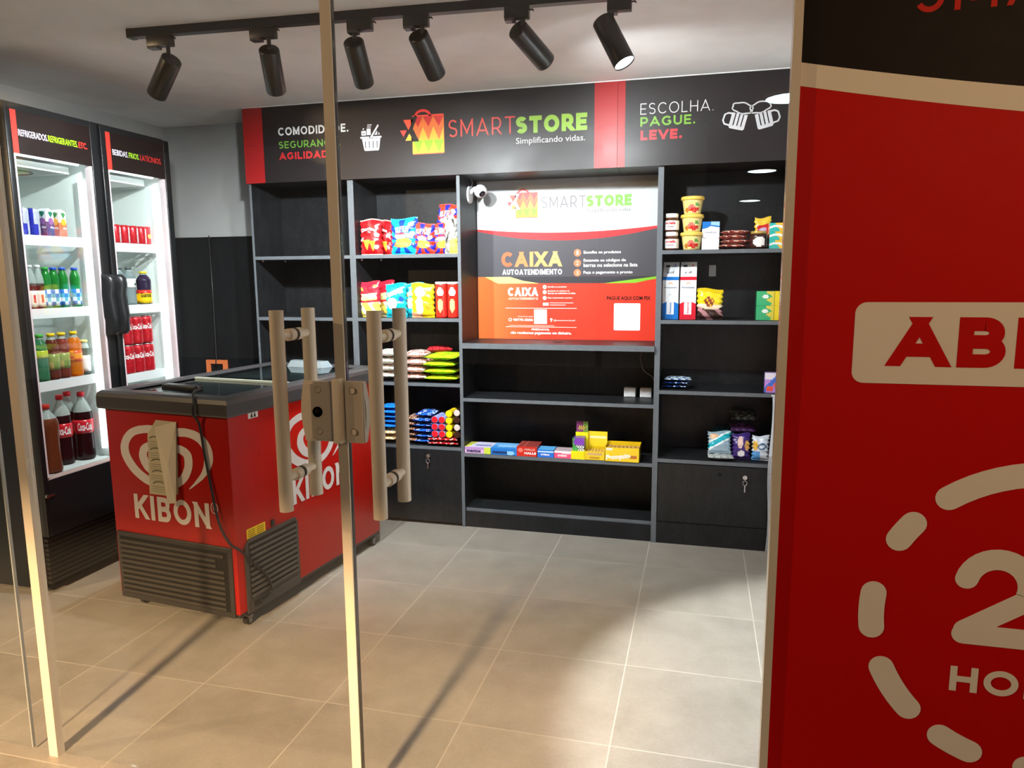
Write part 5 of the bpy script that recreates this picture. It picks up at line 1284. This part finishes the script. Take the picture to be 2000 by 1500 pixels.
m = MB(); m.add(*(lambda V, Fc: ([((p[0]) * .034 - .094, -.0012, .012 + p[1] * .036 + p[0] * .0035) for p in V], Fc))(*glyphs('Paçoquita', .06, .1)), 'fbf6ea', 'gloss'); m.build('lettering', t)
m = MB()
for k in range(8):
    for j in range(3): m.cyl((-.082 + k * .0235, .03 + j * .04, .004), (-.082 + k * .0235, .03 + j * .04, .072), .0105, n=12, col='c79a5c', mat='film')
m.build('peanut_candies', t)
for k, (x, lb) in enumerate(((.842, 'white square plastic box on the middle checkout shelf, left one'), (.938, 'white square plastic box on the middle checkout shelf, right one by the divider'))):
    t = thing('plastic_box', lb, 'small box', (x, .24, .8178), 0, 'white square boxes')
    MB().box(-.035, .035, -.0, .055, 0, .056, 'e9ecee', 'plastic', bev=.005).build('case', t)
    MB().box(-.026, .026, -.0015, .0, .008, .048, 'dfe3e6', 'plastic').build('front_cover', t)
o = MB().tube(crv([(.985, .31, 1.115), (.90, .318, 1.08), (.915, .318, .98), (.975, .315, .93), (.985, .30, .87), (.962, .285, .835)]), .003, 6, '9a9c9e').build('cable', None, (.95, .31, .85), world=True)
tag(o, 'thin grey cable hanging under the counter towards the white boxes', 'cable')

# right unit, top shelf
def jar(label, z, loc):
    t = thing('spread_jar', label, 'jar', (loc[0], loc[1], z), 0, 'chocolate spread jars')
    def cf(u, k):
        if 2 <= k <= 6: return 'f2f0ee'
        return '4f2a1a'
    m = MB(); m.lathe([(.036, 0), (.041, .004)] + [(.0415, .010 + .010 * i) for i in range(6)] + [(.039, .066), (.034, .074), (.032, .078)], n=30, col=cf, mat='gloss')
    m.build('glass_body', t)
    m = MB(); wrap(m, 'nutella', .0423, .040, .054, 'd01c24', -PI / 2 - .1, width=.056, bold=.04); V, Fc = glyphs('n', .05, .1); wrap(m, '~~~', .0423, .024, .030, '6a3a20', -PI / 2 - .1, width=.04); m.build('label_lettering', t)
    MB().lathe([(.034, .076), (.0365, .078), (.0365, .096), (.034, .099)], n=28, col='f4f4f2').build('lid', t)
jar('chocolate spread jar with white lid, lower one of the stack by the divider', S1 + .001, (1.074, .062)); jar('chocolate spread jar with white lid, upper one of the stack by the divider', S1 + .101, (1.073, .062))
def tub(label, z):
    t = thing('dulce_tub', label, 'tub', (1.184, .085, z), 0, 'yellow lidded tubs')
    def cf(u, k):
        a = ((u * 360 - 265 + 180) % 360) - 180
        if ((a - 16) / 30) ** 2 + ((k - 2.4) / 1.6) ** 2 < 1: return 'c8281e'
        if ((a + 6) / 22) ** 2 + ((k - 3.6) / 1.7) ** 2 < 1: return 'd8786a'
        if ((a + 34) / 16) ** 2 + ((k - 2.4) / 1.6) ** 2 < 1: return 'b8742a'
        if ((a - 30) / 14) ** 2 + ((k - 5.2) / 1.2) ** 2 < 1: return '5a9a4a'
        return 'e9d58a'
    m = MB(); m.lathe([(.044 + .012 * i / 9, .078 * i / 9) for i in range(10)], n=40, col=cf, mat='gloss'); m.build('tub_body', t)
    MB().lathe([(.058, .076), (.063, .078), (.063, .092), (.058, .096), (.050, .0955), (.0001, .0955)], n=36, col='eec95a').build('lid', t)
for k, s_ in enumerate(('bottom', 'middle', 'top')): tub('yellow lidded sweet spread tub, %s of the stack of three' % s_, S1 + .001 + k * .0965)
t = thing('milk_carton', 'white carton with a blue top band on the upper shelf of the right unit', 'carton', (1.285, .065, S1 + .001))
m = MB(); m.box(-.046, .046, 0, .062, 0, .152, 'f2f4f6', 'gloss'); P = front(-.0006); m.poly(P, [(-.046, .112), (-.02, .118), (.0, .128), (.03, .122), (.046, .120), (.046, .152), (-.046, .152)], '2a78cc', 'gloss')
m.poly(front(-.0012), [(.0, .134), (.046, .128), (.046, .150), (.0, .152)], '9cc8e0', 'gloss'); m.build('carton_body', t)
m = MB(); m.text(P, 'MARIA', -.030, .030, .088, .098, '5a6a86', 'gloss', bold=.0); m.strip(P, [(-.033 + .010 * math.cos(a), .072 + .010 * math.sin(a)) for a in (3.3, 3.8, 4.3, 4.9, 5.5, 6.0)], .0022, '3a3a3a', 'gloss'); m.build('lettering', t)
for k in range(4):
    bag('chocolate_pack', 'brown red chocolate pack, %s in the stack beside the white carton' % ('lowest', 'second', 'third', 'topmost')[k], 'chocolate pack', (1.408 + (.006 if k % 2 else -.004), .045, S1 + .0165 + k * .0250), .155, .10, .026,
        speck(['8a3a34', 'a84a3e', 'd88a5a', '7a2c28', 'f0d8d0']), '8e3a34', 'brown chocolate packs', (-PI / 2, 0, .04 * (-1) ** k), seed=40 + k, nu=20, nv=16)
t = thing('cocoa_jar', 'dark jar with a white oval label and gold lid', 'jar', (1.535, .06, S1 + .001))
m = MB(); m.lathe([(.042, 0), (.048, .006)] + [(.049, .010 + .0075 * i) for i in range(9)] + [(.044, .076), (.038, .080)], n=34, col=lambda u, k: 'f4f2ee' if ((((u * 360 - 268 + 180) % 360) - 180) / 38) ** 2 + ((k - 5.2) / 3.6) ** 2 < 1 else '3a1c18', mat='gloss'); m.build('glass_body', t)
MB().lathe([(.040, .079), (.0425, .081), (.0425, .091), (.040, .094)], n=28, col='c8a858', mat='metal_print').build('lid', t)
def d_pouch(u, v):
    if .12 < u < .88 and .18 < v < .78: return 'c8241c' if not blob(u, v, .5, .62, .26, .07) else 'c8b0d8'
    return 'f0c83a'
bag('food_pouch', 'yellow pouch with a red panel standing behind the dark jar', 'pouch', (1.560, .135, S1 + .001), .086, .172, .03, d_pouch, 'e6b82e', seed=51)
def d_cy(u, v): return 'f4f6f0' if abs(v - .45 - .2 * math.sin(4 * u)) < .14 else ('2fb8b0' if u + v * .3 < .6 else 'f0c23a')
for k, s_ in enumerate(('bottom', 'middle', 'top')):
    box_thing('gelatin_box', 'turquoise and yellow food box, %s of the stack by the right wall' % s_, 'box', (1.636, .05, S1 + .001 + .0455 * k), .092, .10, .0448, d_cy, 'e8eae0', 'd8e4dc', group='turquoise and yellow boxes')
# right unit, second shelf
def tall_carton(label, x, c):
    t = thing('milk_carton', label, 'carton', (x, .06, S2 + .001))
    m = MB(); wd = .088; m.box(-wd / 2, wd / 2, 0, .075, 0, .225, 'eef2f6', 'gloss')
    P = front(-.0006); Q = front(-.0012)
    m.poly(P, [(-wd / 2, 0), (wd / 2, 0), (wd / 2, .088), (.018, .100), (-.018, .100), (-wd / 2, .088)], c, 'gloss')
    m.rect(P, -wd / 2, wd / 2, .219, .225, c, 'gloss')
    m.poly(Q, [(-.020, .028), (.020, .028), (.020, .100), (.010, .130), (-.010, .130), (-.020, .100)], 'f2f4f8', 'gloss'); m.rect(Q, -.010, .010, .132, .144, 'dfe4ea', 'gloss')
    m.strip(Q, [(.009 * math.cos(a), .196 + .009 * math.sin(a)) for a in (0, .5, 1, 1.57, 2.1, 2.6, 3.14)], .004, 'e09a4a', 'gloss')
    m.build('carton_body', t)
    m = MB(); m.text(Q, 'Piracanjuba', -.035, .035, .172, .183, '44506a', 'gloss', bold=.01)
    V, Fc = glyphs('Integral' if c != '1f6fc0' else 'Desnatado', .02, 0); xs = [p[0] for p in V]
    k = .062 / (max(xs) - min(xs)); m.add([(-(p[1] - .36) * .016, -.0018, .034 + (p[0] - min(xs)) * k) for p in V], Fc, c, 'gloss'); m.build('lettering', t)
    # sloping folded top with pull cap
    m = MB(); V = [(-wd / 2, 0, .225), (wd / 2, 0, .225), (wd / 2, .075, .320), (-wd / 2, .075, .320), (wd / 2, .075, .225), (-wd / 2, .075, .225)]
    m.add(V, [(0, 1, 2, 3), (1, 4, 2), (0, 3, 5), (5, 3, 2, 4)], 'e9edf2', 'gloss')
    S = lambda u, v: (u, v * .62 - .0008, .225 + v * .785)
    m.rect(S, -wd / 2, wd / 2, 0, .016, c, 'gloss'); m.rect(S, -.014, .014, .0165, .030, 'f6f6f6', 'gloss'); m.rect(S, -.030, -.008, .085, .100, '3a3f4a', 'gloss'); m.poly(S, [(-.022, .040), (-.004, .066), (.016, .044), (.010, .040), (-.003, .058), (-.016, .038)], '4a505a', 'gloss'); m.rect(S, .018, .026, .09, .102, c, 'gloss')
    m.build('folded_top', t)
    MB().cyl((0, .030, .262), (0, .022, .272), .012, n=18, col='f4f6f8').build('cap', t)
tall_carton('tall blue and white milk carton on the second shelf of the right unit', 1.077, '1f6fc0')
tall_carton('tall red and white milk carton beside the blue one', 1.173, 'd02436')
def d_coffee(u, v):
    if v > .86: return 'd8bc10'
    if blob(u, v, .48, .58, .20, .16): return '8a3a20' if (int(u * 14) + int(v * 12)) % 3 else 'f0b83a'
    if v < .42 - .1 * math.sin(PI * u): return '3a2320' if math.sin(9 * u + 11 * v) > -.5 else 'c08a90'
    if v < .50: return 'f0dcc0'
    return 'f0d81c'
bag('food_pouch', 'yellow and brown chocolate powder pouch on the second shelf of the right unit', 'pouch', (1.292, .075, S2 + .001), .142, .170, .06, d_coffee, 'e0c414', seed=52)
def d_gr(u, v): return 'e8f4ea' if blob(u, v, .5, .62, .18, .13) else ('d8c83a' if u > .72 + .15 * math.sin(12 * v) else '18a868')
def d_ye(u, v): return 'f6f2c0' if blob(u, v, .6, .6, .2, .15) else 'f0d818'
for k, s_ in enumerate(('lower', 'upper')):
    box_thing('tea_box', 'green tea box, %s one near the right wall' % s_, 'box', (1.584, .05, S2 + .001 + .079 * k), .092, .08, .078, d_gr, '189a5e', '1aa062', [('chá', .36, .66, .55, .78, 'f0f8f2', .03, 'f')], group='green tea boxes')
for k, s_ in enumerate(('lower', 'upper')):
    box_thing('tea_box', 'yellow tea box, %s one right of the green boxes at the right end' % s_, 'box', (1.660, .052, S2 + .001 + .079 * k), .056, .08, .078, d_ye, 'e8cc14', 'e8cc14', group='yellow tea boxes')
o = MB().box(-.020, .020, -.006, 0, -.033, .033, 'e8eaea', 'plastic', bev=.002).build('reflection_plate', None, (1.304, D - .0062, 1.572)); tag(o, 'small white plate imitating a reflection on the back panel of the right unit', 'reflection plate')  # added plate imitating a small bright reflection in the door glass
# right unit, third shelf
for k in range(3):
    bag('wipes_pack', 'dark blue and white soft pack, %s of the small pile by the left side panel' % ('bottom', 'middle', 'top')[k], 'soft pack', (1.115 + .008 * k, .05, S3 + .0145 + k * .0205), .150, .12, .022, speck(['10204a', '0e1a3c', 'c8d8e8', '1a3a7a']) if k < 2 else speck(['b8ccd8', 'e8eef0', '3a5a8a']), '101c3c', 'dark blue soft packs', (-PI / 2, 0, .05), seed=60 + k, nu=18, nv=14)
def d_flo(u, v): return 'e8503a' if blob(u, v, .35, .2, .25, .14) or blob(u, v, .8, .4, .2, .14) else ('3a6ad0' if abs(v - u * .8 - .1) < .16 else ('e8e4f4' if v > .7 else 'b88ae0'))
box_thing('detergent_box', 'purple and orange box at the right end of the third shelf of the right unit', 'box', (1.635, .03, S3 + .001), .076, .05, .110, d_flo, '8a6ac0', 'b090d8')
# right unit, fourth shelf: a heap of sweets bags
bag('candy_bag', 'turquoise and silver sweets bag at the left of the bottom heap in the right unit', 'candy bag', (1.372, .06, S4 + .036), .128, .13, .05, lambda u, v: ('1aa8bc' if abs(v - .3 - .5 * u) < .12 else ('e8f2f4' if abs(v - .3 - .5 * u) < .2 else ('d8b088' if blob(u, v, .25, .75, .2, .15) else '8fa8b8'))), '9aa8b0', rot=(-.5, 0, .05), seed=71)
bag('candy_bag', 'purple sweets bag in the middle of the bottom heap in the right unit', 'candy bag', (1.490, .075, S4 + .006), .098, .145, .05, lambda u, v: 'e8c8c0' if blob(u, v, .45, .65, .16, .25) else ('f0f0f4' if blob(u, v, .5, .2, .2, .12) else ('e0a85a' if blob(u, v, .85, .5, .15, .2) else '3a2270')), '33206a', rot=(-.25, 0, 0), seed=72)
bag('candy_bag', 'white and pale blue sweets bag at the right of the bottom heap', 'candy bag', (1.592, .06, S4 + .006), .092, .140, .05, lambda u, v: '4a6a90' if blob(u, v, .6, .55, .26, .14) and not blob(u, v, .6, .55, .16, .07) else ('e0b03a' if blob(u, v, .2, .6, .16, .2) else ('5a9ad8' if v < .35 and u < .5 else 'd4dfec')), 'ccd8e6', rot=(-.25, 0, -.1), seed=73)
bag('candy_bag', 'grey flat sweets bag lying under the turquoise one', 'candy bag', (1.380, .01, S4 + .019), .14, .11, .028, speck(['a8aeac', 'c8ccc8', '8a908e']), '9a9e9c', rot=(-PI / 2, 0, .04), seed=74)
bag('candy_bag', 'dark violet sweets bag lying at the back of the bottom heap', 'candy bag', (1.505, .15, S4 + .15), .14, .12, .04, speck(['2a1438', '3a1c4a', '54305a']), '2a1438', rot=(-PI / 2 + .2, 0, .1), seed=75)
bag('candy_bag', 'dark teal sweets bag at the back left of the bottom heap', 'candy bag', (1.40, .17, S4 + .12), .15, .12, .04, speck(['0e3440', '14485a', '0a2630']), '0e3440', rot=(-PI / 2 + .15, 0, -.1), seed=76)
bag('candy_bag', 'dark bag with grey print on top at the back of the bottom heap', 'candy bag', (1.51, .17, S4 + .212), .15, .12, .045, speck(['24201f', '3a3634', '5c6460']), '24201f', rot=(-PI / 2 + .25, 0, .05), seed=77)
bag('candy_bag', 'dark sweets bag supporting the back of the bottom heap', 'candy bag', (1.50, .185, S4 + .004), .18, .12, .11, speck(['1a1420', '2c2034', '141018']), '1a1420', rot=(-.1, 0, 0), seed=78)

# ------------------------------------------------------------------ security camera on the divider
sc_ = thing('security_camera', 'white swivel security camera mounted on the divider left of the posters', 'camera', (-.140, .18, 2.04))
m = MB(); m.cyl((.0, 0, 0), (.010, 0, 0), .052, .050, n=32, col='e6e8ea'); m.build('wall_base', sc_)
m = MB(); m.tube(crv([(.010, 0, .01), (.035, -.005, .035), (.060, -.012, .030)]), .012, 10, 'e2e5e8'); m.build('swivel_arm', sc_)
m = MB(); hp = Vector((.078, -.02, .018)); 
pr_ = [(.0001, -.040), (.022, -.034), (.036, -.016), (.040, .004), (.036, .020), (.030, .028), (.0001, .030)]
dv = Vector((.55, -.55, -.63)).normalized(); aa = dv.orthogonal().normalized(); bb = dv.cross(aa); n = 28
V = [hp + dv * t_ + (aa * math.cos(2 * PI * i / n) + bb * math.sin(2 * PI * i / n)) * r_ for r_, t_ in pr_ for i in range(n)]
m.add(V, [(q * n + i, q * n + (i + 1) % n, (q + 1) * n + (i + 1) % n, (q + 1) * n + i) for q in range(len(pr_) - 1) for i in range(n)], 'e9ebee', 'gloss', True); m.build('camera_head', sc_)
m = MB(); m.cyl(tuple(hp + dv * .0295), tuple(hp + dv * .033), .020, .018, n=24, col='1c1d20', mat='gloss'); m.cyl(tuple(hp + dv * .033), tuple(hp + dv * .035), .008, n=16, col='3a3c46', mat='gloss'); m.build('lens', sc_)
MB().tube(crv([(.008, .02, .045), (.012, .03, .075), (.006, .02, .10)]), .003, 6, 'c8cacc').build('cable', sc_)

# crinkled clear plastic strip hanging at the right end of the shelving
t = thing('plastic_strip', 'crinkled clear plastic strip hanging down at the right end of the shelving', 'plastic strip', (1.660, -.022, .0))
m = MB(); rp_ = random.Random(5)
wv = [rp_.uniform(-.006, .006) for _ in range(60)]
m.grid(lambda u, v: (-.026 + .055 * u + .006 * math.sin(9 * v), .012 * math.sin(14 * v + 5 * u) * u - .004 + wv[int(v * 50)] * u, .01 + .885 * v), 6, 50, lambda u, v: 'c8d0dc' if v > .62 else 'a4a8ae', 'film')
m.grid(lambda u, v: (-.026 + .055 * u + .006 * math.sin(9 * v), .012 * math.sin(14 * v + 5 * u) * u - .003 + wv[int(v * 50)] * u, .01 + .885 * v), 6, 50, lambda u, v: 'c8d0dc', 'film', flip=True); m.build('film_sheet', t)
MB().box(-.03, .03, -.008, .004, .893, .90, 'd8dce0', 'plastic').build('hanger', t)

for k, (pos, aim, lb) in enumerate((((2.75, -4.5, 2.59), (-.75, 2.1, -1.2), 'unseen warm downlight outside in front of the red sign'),
                                    ((-3.4, -4.1, 2.59), (3.3, 1.7, -1.3), 'unseen warm downlight outside left of the entrance'))):
    t = thing('unseen_downlight', lb, 'downlight', pos, 0, 'unseen downlights')  # unseen lamps added for warm light on the sign and door handles
    MB().lathe([(0.065, 0.0), (0.065, -0.006), (0.052, -0.010), (0.048, -0.004)], n=28, col='efe9df').build('rim', t)
    ld = bpy.data.lights.new('warm_beam', 'SPOT'); ld.energy = SIGN_W[k]; ld.color = WARM_COL; ld.spot_size = math.radians(125); ld.spot_blend = 0.6; ld.shadow_soft_size = 0.045
    lo_ = bpy.data.objects.new('warm_beam', ld); COL.objects.link(lo_); lo_.parent = t; lo_.location = (0, 0, -0.02); lo_.rotation_euler = Vector(aim).to_track_quat('-Z', 'Y').to_euler()
